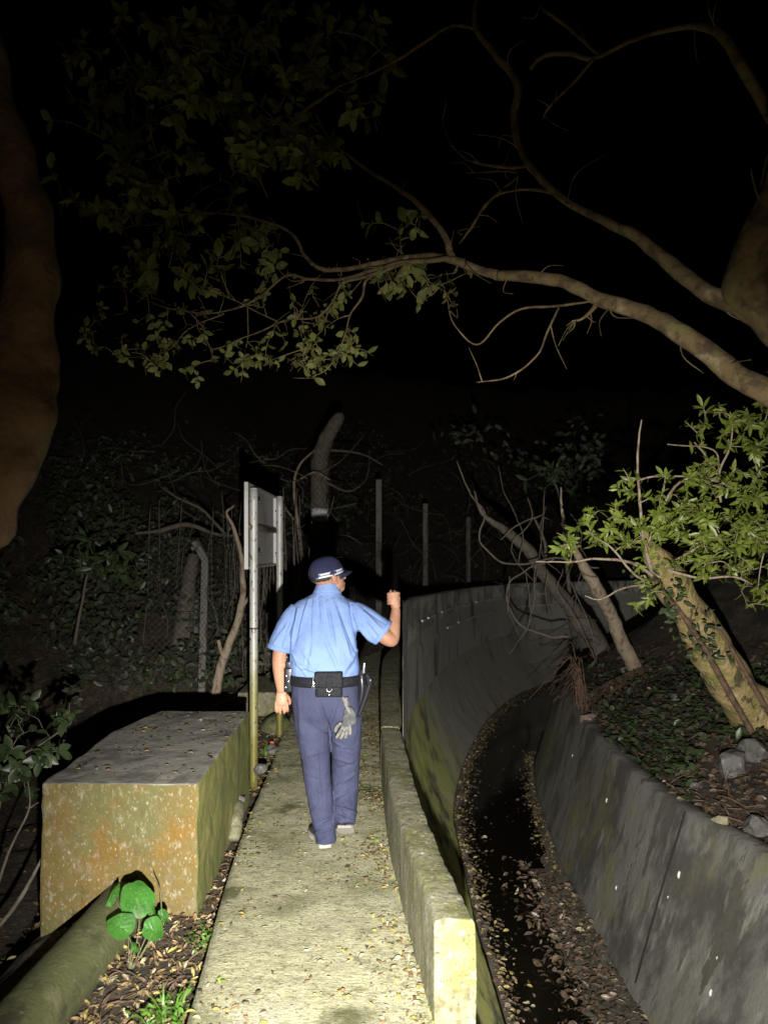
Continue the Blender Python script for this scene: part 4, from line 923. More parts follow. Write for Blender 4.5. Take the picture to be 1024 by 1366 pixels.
small_tree('dead_stem', [(0, 1235, 3.9, .012), (30, 1190, 4.0, .010), (52, 1155, 4.1, .008), (60, 1135, 4.15, .004)], 'bare pale dead stem leaning at the left edge, lower than the shrub', M['bark_grey'], cat='dead stem', seg=7)
small_tree('dead_stem', [(-10, 1200, 4.3, .010), (15, 1130, 4.3, .007), (40, 1075, 4.35, .005), (38, 1040, 4.4, .003)], 'thin upright dead stem left of the concrete block', M['bark_grey'], [[(38, 1078, 4.35, .005), (52, 1070, 4.35, .003)]], cat='dead stem', seg=7)

# ---- plant with big round leaves in front of the arch
e = empty('broadleaf_seedling', P(165, 1290, 3.4), 'young plant with big round bright green leaves in front of the arch', 'plant')
def bigleaf(cx, cy, D, w_, h_, ang, tiltx, tilty):
    V = []; Fc = []; c = P(cx, cy, D); s = D/F; nr, na = 6, 44
    ax = Vector((math.cos(ang), 0, -math.sin(ang))); ay = Vector((math.sin(ang), tilty, math.cos(ang))); az = ax.cross(ay).normalized()
    V.append(c)
    for r in range(1, nr+1):
        for k in range(na):
            th = 2*math.pi*k/na; rr = r/nr*(1+.03*math.sin(5*th+cx))
            hx = math.sin(th)*(1+.0*math.cos(th)); hy = math.cos(th); heart = 1-.20*math.exp(-((th-math.pi)/.35)**2)+.20*math.exp(-(min(th, 2*math.pi-th)/.28)**2)-.10*max(0, math.cos(th))*abs(math.sin(th))
            x = hx*w_*s*rr*heart; y = hy*h_*s*rr*heart
            vein = .003*abs(math.sin((y/(h_*s)+abs(x)/(w_*s))*7))
            V.append(c+ax*x+ay*y+az*(-.18*abs(x)+.25*y*y/(h_*s)+vein))
    for k in range(na): Fc.append((0, 1+k, 1+(k+1) % na))
    def lp(x, y): return c+ax*x+ay*y+az*(-.18*abs(x)+.25*y*y/(h_*s))+Vector((0, -.0012, 0))
    hh, ww = h_*s, w_*s; VV = []; VF = []
    tube(VV, VF, [lp(0, hh*t) for t in np.linspace(-.8, .9, 12)], list(np.linspace(.0013, .0004, 12)), 5)
    for t in (-.65, -.35, -.05, .25, .5):
        for sg in (1, -1):
            tube(VV, VF, [lp(sg*ww*.85*math.sqrt(max(0, 1-t*t))*q, hh*(t+.32*q-.05*q*q)) for q in np.linspace(0, .86, 7)], list(np.linspace(.0008, .0003, 7)), 4)
    for r in range(nr-1):
        for k in range(na): q = 1+r*na+k; q2 = 1+r*na+(k+1) % na; Fc.append((q, q+na, q2+na, q2))
    nv0 = len(V); nf0 = len(Fc); V += VV; Fc += [tuple(i+nv0 for i in f) for f in VF]
    o = link('leaf', mesh('leaf', V, Fc), [M['leaf_big'], M['vein']], e)
    for p_ in o.data.polygons[nf0:]: p_.material_index = 1
    return c
stem = []
for (cx, cy, D, w_, h_, ang, ty) in [(183, 1199, 3.45, 24, 27, .25, -.12), (162, 1236, 3.38, 20, 18, -.9, -.2), (204, 1240, 3.42, 17, 15, 1.9, -.2), (203, 1216, 3.5, 11, 7, 1.4, -.6), (218, 1222, 3.5, 8, 9, 2.0, -.5), (181, 1264, 3.36, 8, 7, 1.0, -.6), (152, 1195, 3.6, 5, 22, .5, -.2)]:
    stem.append(bigleaf(cx, cy, D, w_, h_, ang, 0, ty))
V = []; Fc = []; base = P(172, 1300, 3.36)
for c in stem: a = catmull([tuple(base), tuple((base+c)/2+Vector((.02, .02, .02))), tuple(c+Vector((0, .006, 0)))], 6); tube(V, Fc, a, np.linspace(.0030, .0016, len(a)), 6)
ptube(V, Fc, [(216, 1222, 3.5, .002), (214, 1190, 3.55, .003), (208, 1175, 3.6, .003), (206, 1168, 3.6, .002)], 5, 4)
link('stem', mesh('stem', V, Fc), M['stem_green'], e)

# ---- weeds and grass at the walkway edge
def weed(px, py, D, n, H, label, wide=.006, leaves=0):
    b = P(px, py, D); b.z = hz(b.x, b.y)+.0; e = empty('weed', b, label, 'weed'); V = []; Fc = []
    for i in range(n):
        a = random.uniform(0, 6.28); l = H*random.uniform(.5, 1.1); dr = Vector((math.cos(a), math.sin(a), 0)); s = Vector((-dr.y, dr.x, 0)); k0 = len(V)
        m = 6; bb = b+Vector((random.gauss(0, .02), random.gauss(0, .02), 0)); be = random.uniform(.25, .9)
        for j in range(m+1):
            t = j/m; c = bb+dr*(l*be*t*t)+Vector((0, 0, l*(t-.45*be*t*t))); ww = wide*(1-t)**.7+.0004; V.append(c-s*ww); V.append(c+Vector((0, 0, ww*.4))); V.append(c+s*ww)
        for j in range(m):
            q = k0+3*j; Fc.append((q, q+1, q+4, q+3)); Fc.append((q+1, q+2, q+5, q+4))
    link('blades', mesh('blades', V, Fc), M['grass'], e)
    if leaves:
        m = leaves; pos = np.array([tuple(b)]*m)+RS.randn(m, 3)*[.05, .06, .0]+np.stack([0*RS.rand(m), 0*RS.rand(m), .02+H*.6*RS.rand(m)], 1)
        leafmesh('foliage', pos, RS.randn(m, 3)*[1, 1, .4], np.c_[RS.randn(m, 2)*.4, np.ones(m)], .020+.015*RS.rand(m), .012, M['grass'], parent=e)
weed(228, 1340, 2.98, 16, .17, 'tuft of bright grass and small weeds nearest the camera, left of the walkway', .007, 90)
weed(272, 1245, 3.55, 6, .10, 'small feathery green weed at the walkway edge beside the block', .004, 60)
weed(205, 1360, 2.9, 6, .12, 'low pale green sprig at the bottom left of the verge', .005, 40)
weed(352, 990, 6.8, 12, .16, 'dark strap-leaved weed between the two sign posts', .008)
V = []; Fc = []; ell(V, Fc, P(366, 997, 6.9), (.035, .03, .02)); ell(V, Fc, P(363, 992, 6.9), (.02, .02, .025))
o = link('orange_scrap', solid(V, Fc, .006, 1, lambda c, n_: n_*.008*noise.noise(c*60)), M['orange']); tag(o, 'crumpled orange red scrap on the ground by the far sign post', 'litter scrap')

# ---------------------------------------------------------------- the man
PD = 4.47
def B(px, py, dy=0): return P(px, py, PD+dy)
pe = empty('person', (-.335, PD, 0), 'man in blue short-sleeved uniform shirt and navy trousers walking away with right fist raised', 'person')
def loft(V, Fc, rings, seg=40, sup=2.3):
    """rings: (px centre, py, half width px, ry m, dy)"""
    a = catmull([(r[0], r[1], r[2], r[3], r[4] if len(r) > 4 else 0) for r in rings], 5); k0 = len(V)
    for (cx, cy, hw, ry, dy) in a:
        c = B(cx, cy, dy); rx = hw*PD/F
        for k in range(seg):
            th = 2*math.pi*k/seg; ct, st = math.cos(th), math.sin(th)
            V.append(Vector((c.x+rx*math.copysign(abs(ct)**(2/sup), ct), c.y+ry*math.copysign(abs(st)**(2/sup), st), c.z)))
    n = len(a)
    for i in range(n-1):
        for k in range(seg):
            q = k0+i*seg+k; q2 = k0+i*seg+(k+1) % seg; Fc.append((q, q2, q2+seg, q+seg))
    Fc.append(tuple(k0+k for k in range(seg))[::-1]); Fc.append(tuple(k0+(n-1)*seg+k for k in range(seg)))
def btube(V, Fc, pl, seg=16, sub=5, flat=1.0, flat_dir=None):
    a = catmull([tuple(B(p[0], p[1], p[2]))+(p[3],) for p in pl], sub); tube(V, Fc, [x[:3] for x in a], [x[3] for x in a], seg, flat=flat, flat_dir=flat_dir)
def to_px(c): return CX+c.x/c.y*F, HY+(CH-c.z)/c.y*F
def ridges(c, lst, side=None):
    u, v = to_px(c); s = 0
    for (x0, y0, x1, y1, w_, amp) in lst:
        dx, dy = x1-x0, y1-y0; L2 = dx*dx+dy*dy; t = ((u-x0)*dx+(v-y0)*dy)/L2; w_ = w_*.75
        tt = max(0, min(1, t)); d2 = (u-x0-tt*dx)**2+(v-y0-tt*dy)**2
        if d2 > 9*w_*w_: continue
        e_ = math.sin(math.pi*max(.08, min(.92, t)))**.6
        s += amp*e_*math.exp(-d2/(w_*w_))
    return s

# --- body: head, neck, arms, hands, torso and legs as one continuous surface
V = []; Fc = []
HR = Matrix.Rotation(math.radians(-56), 3, 'Z') @ Matrix.Rotation(math.radians(13), 3, 'X')
hc = B(437.5, 769, 0)                                         # middle of the head
def H_(x, y, z): return hc+HR @ Vector((x, y, z))
def hell(c, r, rot=None): ell(V, Fc, H_(*c), r, HR if rot is None else HR @ rot, 20, 14)
hell((0, -.012, .028), (.073, .092, .085)); hell((0, .030, -.035), (.058, .062, .075)); hell((0, .055, -.082), (.036, .036, .030))
hell((0, .082, -.018), (.013, .020, .026)); hell((0, .103, -.032), (.014, .013, .012)); hell((.03, .072, .0), (.026, .022, .02)); hell((-.03, .072, .0), (.026, .022, .02))
hell((0, .080, .022), (.05, .016, .012)); hell((0, .088, -.062), (.024, .010, .008)); hell((0, .086, -.073), (.020, .010, .007))
for s in (1, -1):
    rt = Matrix.Rotation(s*-.35, 3, 'Z')
    hell((s*.077, -.005, -.012), (.008, .019, .032), rt); hell((s*.083, -.013, -.004), (.006, .011, .024), rt); hell((s*.077, .004, -.036), (.007, .010, .012), rt)
btube(V, Fc, [(436, 800, .01, .066), (436.5, 788, .01, .062), (437, 775, .005, .060), (437.5, 768, 0, .058)])
loft(V, Fc, [(433, 908, 40, .11), (432, 870, 40, .12), (431, 830, 40, .115), (431, 812, 38, .10), (433, 800, 28, .075), (435, 792, 16, .055)])
# left arm hanging
btube(V, Fc, [(396, 816, 0, .040), (385, 838, .0, .048), (376, 862, .0, .046), (373, 882, -.005, .044), (374, 900, .0, .040), (375, 915, .01, .031), (375.5, 922, .015, .027)])
# right arm out and raised
btube(V, Fc, [(463, 818, 0, .045), (485, 828, .01, .052), (505, 843, .015, .048), (518, 852, .02, .044), (523, 852, .035, .042), (525, 838, .07, .038), (527, 822, .11, .031), (528, 812, .135, .027)])
loft(V, Fc, [(433, 905, 38, .10), (434, 925, 37, .09), (435, 940, 34, .08)])
btube(V, Fc, [(413, 935, 0, .065), (418, 1000, .02, .058), (425, 1037, .03, .052), (429, 1080, .02, .045), (433, 1115, .0, .035)])
btube(V, Fc, [(458, 935, 0, .065), (461, 1000, .07, .058), (460, 1035, .12, .052), (460, 1065, .07, .04), (459.5, 1084, .04, .025)])
# left hand: palm, four fingers, thumb, relaxed
def finger(pts, r, V=V, Fc=Fc):
    a = catmull([tuple(p) for p in pts], 4); rr = np.interp(np.linspace(0, 1, len(a)), [0, .3, .7, .93, 1], [r*1.1, r, r*.92, r*.78, r*.45]); tube(V, Fc, a, rr, 10)
def off(c, x, y, z): return c+Vector((x, y, z))
wr = B(375.5, 922, .015)
btube(V, Fc, [(375.5, 920, .015, .027), (375.5, 926, .016, .031), (375.5, 934, .018, .036), (375.5, 940, .02, .034)], flat=.5, flat_dir=(0, 1, 0))
kn = B(375.5, 939, .02)
for i, (fx, l) in enumerate([(-.030, .062), (-.010, .074), (.011, .070), (.030, .056)]):
    p0 = off(kn, fx, 0, .012); p1 = off(kn, fx*1.1, .006, -.014-l*.15); p2 = off(kn, fx*1.12, .020, -.012-l*.50); p3 = off(kn, fx*1.05, .038, -.010-l*.80)
    finger([p0, p1, p2, p3], .0092)
th0 = off(wr, .020, .012, -.020); finger([th0, off(wr, .038, .022, -.042), off(wr, .045, .032, -.066), off(wr, .041, .040, -.088)], .0105)
# right fist around a small torch: palm and curled fingers
fc = B(526, 799, .145); wx = B(528, 811, .135)
ell(V, Fc, off(fc, .0, .0, .0), (.036, .026, .044), Matrix.Rotation(.15, 3, 'Y'), 16, 12); tube(V, Fc, [wx, off(fc, .001, 0, -.01)], [.028, .034], 14)
for i in range(4):
    zz = .030-i*.0195; rr = .0102-.0006*i
    finger([off(fc, .026-.003*i, -.004, zz+.002), off(fc, .012, -.024, zz+.006), off(fc, -.018, -.028, zz+.004), off(fc, -.037, -.014, zz+.001), off(fc, -.036, .010, zz-.002), off(fc, -.020, .020, zz-.003)], rr)
finger([off(fc, .018, .018, .006), off(fc, .010, .012, .034), off(fc, -.010, -.004, .046), off(fc, -.030, -.012, .047)], .011)
body = link('body', solid(V, Fc, .0042, 4, lambda c, n_: n_*.0006*noise.noise(c*60)), M['skin'], pe)

# hair below the cap
V = []; Fc = []
hell((0, -.018, .020), (.0755, .0925, .080))
hme = solid(V, Fc, .006, 1)
bm = bmesh.new(); bm.from_mesh(hme); HRi = HR.inverted()
dl_ = []
for v in bm.verts:
    q = HRi @ (v.co-hc)
    lim = -.014 if q.y < -.03 else -.014+(q.y+.03)*1.1
    if q.z < lim or q.y > .035 or (abs(q.x) > .04 and q.y > .025): dl_.append(v)
bmesh.ops.delete(bm, geom=dl_, context='VERTS')
for v in bm.verts: v.co += v.normal*.0022*noise.noise(v.co*300)
hair = link('hair', from_bm('hair', bm), M['hair'], pe); so = hair.modifiers.new('s', 'SOLIDIFY'); so.thickness = .004

# cap: crown, brim, silver band, rear strap
V = []; Fc = []
crown = []
for i in range(13):
    ph = math.pi/2*i/12
    for k in range(40):
        th = 2*math.pi*k/40; zz = math.cos(ph)
        rx, ry = .082*(math.sin(ph)**.75), .104*(math.sin(ph)**.75)
        cr = 1+.006*math.cos(6*th)
        V.append(H_(rx*math.cos(th)*cr, -.008+ry*math.sin(th)*cr, .008+.108*zz**.9-.012*math.sin(th)*-1*math.sin(ph)*0))
n_r = 13
for i in range(n_r-1):
    for k in range(40):
        a = i*40+k; b = i*40+(k+1) % 40
        th = 2*math.pi*(k+.5)/40
        # rear opening above the strap
        if i >= 9 and abs(((th-math.pi*1.5+math.pi) % (2*math.pi))-math.pi) < .42 and i < 12 and i != 11: continue
        Fc.append((a, b, b+40, a+40))
cap = link('cap', mesh('cap', V, Fc), M['navy'], pe); so = cap.modifiers.new('s', 'SOLIDIFY'); so.thickness = .003
V = []; Fc = []; m_ = 16
for j in range(6):
    for i in range(m_+1):
        th = math.radians(20+140*i/m_); t = j/5
        ry_ = .102+.070*t*math.sin(th)**1.3; V.append(H_(.081*math.cos(th)*(1+.02*t), -.010+ry_*math.sin(th), .012-.020*t-.030*(math.cos(th)**2)*t*.6))
for j in range(5):
    for i in range(m_): q = j*(m_+1)+i; Fc.append((q, q+1, q+m_+2, q+m_+1))
o = link('brim', mesh('brim', V, Fc), M['navy'], cap); so = o.modifiers.new('s', 'SOLIDIFY'); so.thickness = .004
def bandstrip(z0, z1, r, a0, a1, name, m, parent):
    V = []; Fc = []; n = 40
    for i in range(n+1):
        th = math.radians(a0+(a1-a0)*i/n)
        for z in (z0, z1):
            s_ = math.sqrt(max(0, 1-max(0, (z-.008)/.108)**2.1))**.75 if z > .008 else 1
            V.append(H_((.082*s_+r)*math.cos(th), -.008+(.104*s_+r)*math.sin(th), z))
    for i in range(n): Fc.append((2*i, 2*i+2, 2*i+3, 2*i+1))
    o = link(name, mesh(name, V, Fc), m, parent); so = o.modifiers.new('s', 'SOLIDIFY'); so.thickness = .0015; return o
bnd = bandstrip(.010, .036, .0035, -62, 242, 'silver_band', M['band'], cap)
bandstrip(.0205, .0255, .0052, -58, 238, 'band_stripe', M['bandnavy'], bnd)
bandstrip(.004, .020, .003, 242, 298, 'rear_strap', M['black'], cap)
V = []; Fc = []; ell(V, Fc, H_(0, -.008, .116), (.006, .006, .004)); link('cap_button', mesh('b', V, Fc), M['navy'], cap)
# sunglasses
V = []; Fc = []
for s in (1, -1):
    ell(V, Fc, H_(s*.032, .098, .004), (.027, .006, .019), HR @ Matrix.Rotation(s*-.25, 3, 'Z'), 16, 10)
gl = link('glasses', mesh('g', V, Fc), M['lens'], pe)
for s in (1, -1):
    V = []; Fc = []; tube(V, Fc, [H_(s*.058, .088, .008), H_(s*.072, .05, .008), H_(s*.080, .0, .004), H_(s*.083, -.022, -.008)], [.0032]*4, 8); link('temple_arm', mesh('t', V, Fc), M['gloss'], gl)

# --- shirt
V = []; Fc = []
loft(V, Fc, [(433.5, 909, 44, .122), (433.5, 903, 45.5, .130), (433, 893, 46.5, .142), (432, 876, 45.5, .146), (431.5, 852, 44.5, .143), (431, 834, 46, .135), (431, 818, 45, .120), (432, 807, 40, .104), (433, 799, 30, .085), (435, 792.5, 20, .070), (436, 788, 16, .064)])
btube(V, Fc, [(398, 812, 0, .050), (391, 822, 0, .061), (384, 836, 0, .064), (376, 854, 0, .068), (372.5, 867, 0, .071)])
btube(V, Fc, [(458, 812, 0, .055), (474, 818, .004, .068), (490, 828, .008, .073), (504, 839, .012, .076), (512, 845, .014, .078)])
sh_r = [(419, 797, 417, 850, 1.6, .006), (424, 797, 424, 840, 1.6, -.005), (428.5, 797, 430, 845, 1.6, .006), (436, 802, 446, 860, 2.6, .006), (443, 800, 468, 880, 3.0, .006), (450, 806, 474, 870, 2.4, -.005), (412, 800, 398, 845, 3, .006), (407, 804, 392, 860, 2.4, -.004),
        (398, 812, 389, 866, 2.4, .007), (393, 812, 383, 850, 2.2, -.008), (467, 806, 476, 852, 2.2, -.008), (470, 808, 480, 850, 2.4, .006), (392, 884, 430, 900, 3, .006), (398, 893, 440, 904, 2, -.005), (476, 868, 456, 898, 3, .006), (474, 884, 460, 903, 2.2, -.005),
        (388, 870, 408, 900, 2.2, .006), (480, 812, 510, 842, 3, .006), (484, 826, 508, 856, 2.4, -.006), (478, 836, 500, 858, 2.6, .007), (486, 812, 514, 832, 2, -.004), (386, 830, 366, 858, 2.4, .005), (384, 845, 376, 868, 2, -.005), (415, 850, 408, 892, 3, -.004), (432, 850, 452, 894, 3.2, -.005), (405, 870, 424, 900, 3, .004)]
def shirt_fn(c, n_):
    a = ridges(c, sh_r) if n_.y < .25 else ridges(c, sh_r)*.3
    return n_*(a*2.3+.0028*noise.fractal(c*14, 1, 2, 3)+.003*noise.noise(Vector((c.x*22+c.z*6, c.y*10, c.z*9))))
shirt = link('shirt', solid(V, Fc, .0055, 3, shirt_fn), M['shirt'], pe)
# collar, hems, yoke seam, epaulettes
V = []; Fc = []; n = 44
cc = B(436.5, 787, .008)
for j in range(5):
    t = [0, .25, .6, 1, .96][j]; hgt = [-.022, -.006, .012, .026, .030][j]; r_ = [.086, .078, .071, .067, .064][j]
    for k in range(n):
        th = 2*math.pi*k/n; V.append(cc+Vector((r_*math.cos(th), r_*.95*math.sin(th), hgt-.014*math.sin(th)*.8)))
for j in range(4):
    for k in range(n):
        th = 2*math.pi*(k+.5)/n
        if abs(th-math.pi/2) < .25: continue
        a = j*n+k; b = j*n+(k+1) % n; Fc.append((a, b, b+n, a+n))
o = link('collar', mesh('collar', V, Fc), M['shirt'], shirt); so = o.modifiers.new('s', 'SOLIDIFY'); so.thickness = .004
def hem(c, ax, r, m, name='cuff', w_=.012, parent=None, squash=1):
    V = []; Fc = []; ax = Vector(ax).normalized(); tube(V, Fc, [c-ax*w_*1.2, c-ax*w_, c, c+ax*w_*.1], [r*.97, r, r*1.01, r*.96], 36); link(name, mesh(name, V, Fc), m, parent)
hem(B(372.6, 866.6, 0), B(372.5, 867, 0)-B(376, 854, 0), .0735, M['shirt'], 'sleeve_hem', .020, shirt)
hem(B(511.6, 844.7, .014), B(512, 845, .014)-B(504, 839, .012), .0805, M['shirt'], 'sleeve_hem', .020, shirt)
for (x0, y0, x1, y1, lean) in [(452, 796.5, 478, 806, .02), (416, 797.5, 393, 808, .02)]:
    V = []; Fc = []; a = B(x0, y0, .0); b = B(x1, y1, .0)
    tube(V, Fc, [a, (a+b)/2+Vector((0, 0, .006)), b], [.024, .026, .028], 14, flat=.30, flat_dir=(0, 0, 1)); link('epaulette', mesh('ep', V, Fc), M['navy'], shirt)

# --- trousers
V = []; Fc = []
loft(V, Fc, [(433, 901, 43.5, .118), (433.5, 912, 44.5, .126), (434.5, 930, 45.5, .138), (436, 950, 45, .130), (437, 964, 41, .105), (437, 974, 34, .075)])
btube(V, Fc, [(414, 940, 0, .100), (415, 962, 0, .101), (418, 985, .008, .094), (420.5, 1005, .015, .086), (423.5, 1037, .022, .078), (427.5, 1070, .015, .073), (432, 1100, .005, .064), (434, 1114, .0, .063), (435, 1124, -.004, .062)], 24)
btube(V, Fc, [(459, 940, 0, .098), (460, 962, .01, .099), (461, 985, .04, .092), (461.5, 1005, .07, .086), (460.5, 1035, .11, .082), (459.5, 1062, .085, .078), (459.5, 1084, .03, .073), (459, 1099, .0, .066)], 24)
tr_r = [(398, 920, 402, 990, 4, .004), (425, 935, 438, 975, 3, -.010), (437, 960, 441, 985, 2.4, -.012), (450, 935, 437, 972, 3, .006), (440, 985, 470, 1005, 2.4, .007), (443, 996, 478, 1003, 2, -.006), (445, 1010, 476, 1020, 2.4, .006), (444, 1028, 474, 1018, 2.2, -.005),
        (448, 1050, 474, 1032, 2.4, .006), (446, 1066, 474, 1050, 2.2, -.006), (445, 1075, 476, 1084, 2.0, .008), (446, 1082, 474, 1094, 1.8, -.008), (445, 1090, 460, 1100, 2, .006), (446, 1062, 462, 1080, 2, .005), (452, 1078, 466, 1098, 1.8, -.006),
        (416, 1098, 446, 1084, 2.2, .006), (418, 1109, 446, 1092, 2, -.008), (420, 1112, 447, 1104, 2, .009), (422, 1120, 447, 1112, 1.8, -.007), (414, 1085, 430, 1070, 2.4, .004), (424, 1120, 444, 1124, 1.6, .006), (403, 1010, 436, 1000, 3, .004), (406, 1035, 440, 1045, 3, -.004), (410, 1060, 440, 1050, 3, .004), (422, 1000, 428, 1080, 3, .005)]
def tr_fn(c, n_): return n_*(ridges(c, tr_r)*1.6+.003*noise.fractal(c*11, 1, 2, 3)+.0022*noise.noise(Vector((c.x*20+c.z*8, c.y*9, c.z*14))))
trousers = link('trousers', solid(V, Fc, .0058, 9, tr_fn), M['trousers'], pe)

# --- shoes
def shoe(heel, toe, up, name='shoe'):
    heel = Vector(heel); toe = Vector(toe); f = (toe-heel).normalized(); up = Vector(up); up = (up-f*up.dot(f)).normalized(); s = f.cross(up); L = (toe-heel).length
    def ring(t, w_, h_, base=0): return t, w_, h_, base
    V = []; Fc = []; prof = [(0, .026, .050), (.06, .034, .066), (.2, .038, .074), (.38, .040, .068), (.55, .046, .056), (.72, .050, .046), (.88, .044, .036), (.97, .028, .026), (1, .010, .014)]
    a = catmull(prof, 3); seg = 20
    for (t, w_, h_) in a:
        c = heel+f*(L*t)
        for k in range(seg):
            th = 2*math.pi*k/seg; y = math.sin(th); V.append(c+s*(w_*math.cos(th))+up*(.018+(h_*(.5+.5*y) if True else 0)))
    for i in range(len(a)-1):
        for k in range(seg): q = i*seg+k; q2 = i*seg+(k+1) % seg; Fc.append((q, q2, q2+seg, q+seg))
    Fc.append(tuple(range(seg))[::-1]); Fc.append(tuple((len(a)-1)*seg+k for k in range(seg)))
    sh_ = link(name, mesh(name, V, Fc), M['shoe'], pe)
    V = []; Fc = []; a = catmull([(-.02, .018), (.0, .034), (.08, .040), (.25, .041), (.45, .039), (.65, .051), (.8, .052), (.92, .044), (1.0, .026), (1.03, .008)], 3)
    for (t, w_) in a:
        c = heel+f*(L*t)
        for (u, z) in ((-1, 0), (-1, .022), (1, .022), (1, 0)): V.append(c+s*(w_*u)+up*(z+(.008 if (z == 0 and .3 < t < .5) else 0)))
    for i in range(len(a)-1):
        for k in range(4): q = 4*i+k; q2 = 4*i+(k+1) % 4; Fc.append((q, q2, q2+4, q+4))
    Fc.append((3, 2, 1, 0)); q = 4*(len(a)-1); Fc.append((q, q+1, q+2, q+3))
    o = link('sole', mesh('sole', V, Fc), M['sole'], sh_, smooth=False); bv = o.modifiers.new('b', 'BEVEL'); bv.width = .004; bv.segments = 2
h0 = B(434, 1131, -.045); h0.z = .012
shoe(h0, h0+Vector((-.085, .255, .0)), (0, 0, 1))
t0 = B(462, 1117, .15); t0.z = .022
hl = Vector((B(457, 1109, .0).x, PD-.02, .155)); shoe(hl, t0, (0, .6, .8))

# --- belt and what is on it
V = []; Fc = []
k0 = 0; seg = 60
for (z_, rr) in ((899.5, 0.0), (900, .006), (911, .006), (911.6, 0.0)):
    c = B(433.5, z_, 0)
    for k in range(seg):
        th = 2*math.pi*k/seg; ct, st = math.cos(th), math.sin(th)
        V.append(Vector((c.x+(.200+rr)*math.copysign(abs(ct)**(.87), ct), c.y+(.138+rr)*math.copysign(abs(st)**.87, st), c.z)))
for i in range(3):
    for k in range(seg): q = i*seg+k; q2 = i*seg+(k+1) % seg; Fc.append((q, q2, q2+seg, q+seg))
belt = link('belt', mesh('belt', V, Fc), M['black'], pe); so = belt.modifiers.new('s', 'SOLIDIFY'); so.thickness = .004
bm = bmesh.new(); a = B(438.5, 930.5, -.150); b = B(438.5, 897, -.150)
box(bm, (a.x-.076, a.y-.030, a.z+.004), (a.x+.076, a.y+.022, b.z), .012, 3)
for v in bm.verts: v.co.x += (v.co.z-a.z)*.03*(1 if v.co.x > a.x else -1)*-1; v.co.y += .01*((v.co.x-a.x)/.08)**2
pch = link('pouch', from_bm('pouch', bm), M['black'], belt)
bm = bmesh.new(); box(bm, (a.x-.079, a.y-.037, a.z+.060), (a.x+.079, a.y+.012, b.z+.006), .010, 3); link('flap', from_bm('flap', bm), M['black'], pch)
bm = bmesh.new(); box(bm, (a.x-.012, a.y-.042, a.z+.035), (a.x+.018, a.y-.029, b.z-.015), .003, 2); link('strap', from_bm('strap', bm), M['black'], pch)
V = []; Fc = []; rc = Vector((a.x+.006, a.y-.046, a.z+.055)); pts = [rc+Vector((.014*math.cos(t), 0, .014*math.sin(t))) for t in np.linspace(math.pi*.9, math.pi*2.1, 14)]; tube(V, Fc, pts, [.0022]*14, 8); link('ring', mesh('ring', V, Fc), M['silver'], pch)
V = []; Fc = []; ell(V, Fc, (a.x+.004, a.y-.034, a.z+.022), (.005, .003, .005)); link('snap', mesh('snap', V, Fc), M['silver'], pch)
# keys on a clip left of the pouch
ke = empty('key_bunch', B(419, 905, -.155), 'small silver key bunch clipped to the belt left of the pouch', 'keys')
for i, (dx, l) in enumerate([(0, .035), (.007, .028), (-.006, .026)]):
    V = []; Fc = []; q = B(419.5, 912, -.165)+Vector((dx, -.002*i, 0)); ell(V, Fc, q, (.008, .002, .009)); tube(V, Fc, [q, q+Vector((dx*.7-.004, 0, -l))], [.0034, .0028], 6); link('key', mesh('key', V, Fc), M['silver'], ke)
V = []; Fc = []; q = B(420, 907, -.163); pts = [q+Vector((.011*math.cos(t), 0, .015*math.sin(t))) for t in np.linspace(0, 2*math.pi, 18)]; tube(V, Fc, pts, [.0024]*18, 8); link('key_ring', mesh('kr', V, Fc), M['silver'], ke)
# radio pouch on the left hip
re_ = empty('radio', B(386, 900, -.02), 'black radio in a holder on the left hip, behind the hanging hand', 'radio')
bm = bmesh.new(); c = B(385, 905, -.03); box(bm, (c.x-.024, c.y-.035, c.z-.075), (c.x+.024, c.y+.035, c.z+.065), .010, 3); link('holder', from_bm('holder', bm), M['gloss'], re_)
bm = bmesh.new(); box(bm, (c.x-.017, c.y-.022, c.z+.055), (c.x+.017, c.y+.022, c.z+.100), .006, 3); link('radio_body', from_bm('rb', bm), M['gloss'], re_)
V = []; Fc = []; tube(V, Fc, [c+Vector((-.006, -.01, .09)), c+Vector((-.008, -.012, .15))], [.007, .005], 8); link('antenna', mesh('ant', V, Fc), M['gloss'], re_)
for (dx, dz) in [(-.008, .02), (.004, -.012), (-.012, -.045), (.010, .045)]:  # silver dots added to imitate white glints on the black holder
    V = []; Fc = []; ell(V, Fc, c+Vector((dx, -.037, dz)), (.005, .003, .007)); link('glint_dot', mesh('glint_dot', V, Fc), M['silver'], re_)
# holster and baton on the right hip
ho = empty('holster', B(483, 905, -.02), 'black holster on the right hip under the raised arm', 'holster')
V = []; Fc = []; btube(V, Fc, [(482, 893, -.02, .026), (482.5, 905, -.025, .036), (483, 920, -.03, .034), (481, 935, -.035, .026), (479, 945, -.035, .018)], 16, 5, .7, (1, 0, 0)); link('holster_body', solid(V, Fc, .006, 2), M['gloss'], ho)
V = []; Fc = []; btube(V, Fc, [(485, 898, -.05, .010), (485.5, 890, -.055, .0075), (486, 884, -.055, .006)], 10); link('grip', mesh('grip', V, Fc), M['silver'], ho)
bt = empty('baton', B(490, 920, -.06), 'slim glossy black baton slanting from the belt at the right hip', 'baton')
V = []; Fc = []; btube(V, Fc, [(494, 905, -.07, .016), (493, 912, -.07, .017), (488, 928, -.07, .014), (482, 945, -.07, .012), (478, 956, -.07, .010)], 14); link('shaft', mesh('shaft', V, Fc), M['gloss'], bt)
V = []; Fc = []; btube(V, Fc, [(489, 899, -.06, .013), (492, 906, -.066, .020), (493, 914, -.07, .020)], 14); link('sleeve', mesh('slv', V, Fc), M['black'], bt)
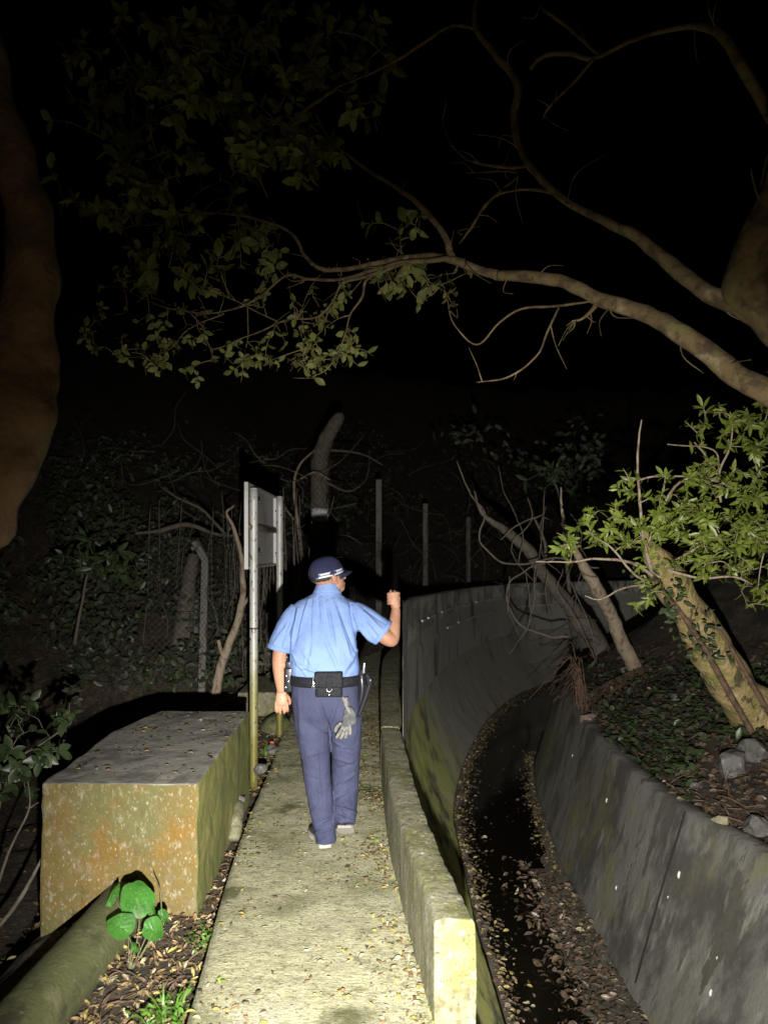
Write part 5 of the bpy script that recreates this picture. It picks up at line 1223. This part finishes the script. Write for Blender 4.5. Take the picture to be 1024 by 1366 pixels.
# work gloves hanging from the belt
ge = empty('work_gloves', B(462, 930, -.15), 'pair of grey work gloves with pale fingertips hanging from the back of the belt', 'gloves')
V = []; Fc = []
btube(V, Fc, [(461, 946, -.150, .012), (463, 955, -.152, .022), (462, 965, -.154, .028), (459, 973, -.154, .024)], 14, 5, .5, (0, 1, 0))
btube(V, Fc, [(466, 944, -.145, .012), (470, 955, -.146, .022), (470, 966, -.148, .022)], 14, 5, .5, (0, 1, 0))
btube(V, Fc, [(462, 930, -.152, .012), (463.5, 938, -.152, .013), (463, 946, -.152, .012)], 10, 5, .6, (0, 1, 0))
gp = link('palm', solid(V, Fc, .004, 2, lambda c, n_: n_*.003*noise.noise(c*45)), M['glove'], ge)
for q in [[(458, 969, -.16), (453, 977, -.16), (448, 985, -.158)], [(460, 970, -.163), (457, 980, -.163), (453.5, 986, -.16)], [(463, 969, -.163), (462, 979, -.163), (460, 985, -.16)], [(466, 966, -.16), (467, 975, -.16), (466.5, 981, -.158)], [(455, 964, -.16), (449, 970, -.16), (447, 977, -.158)]]:
    V = []; Fc = []; a = catmull([tuple(B(*p)) for p in q], 4); tube(V, Fc, a, np.interp(np.linspace(0, 1, len(a)), [0, .6, .92, 1], [.0095, .0105, .009, .005]), 10); link('finger', mesh('gf', V, Fc), M['gloveW'], gp)
V = []; Fc = []; btube(V, Fc, [(457, 929, -.155, .006), (458.5, 935, -.160, .010), (461, 941, -.160, .008), (464, 946, -.162, .014), (466, 950, -.162, .012), (466.5, 953, -.162, .005)], 10); btube(V, Fc, [(462, 930, -.158, .006), (462, 937, -.162, .007), (463, 943, -.162, .006)], 8)
link('clip', solid(V, Fc, .004, 1), M['gloveW'], ge)
# small torch held in the raised fist
V = []; Fc = []; tube(V, Fc, [off(fc, -.013, -.01, .055), off(fc, -.013, .0, .0), off(fc, -.013, .004, -.05)], [.010]*3, 12)
o = link('pen_torch', mesh('pt', V, Fc), M['gloss']); tag(o, 'thin black rod gripped in the raised right fist', 'pen torch')
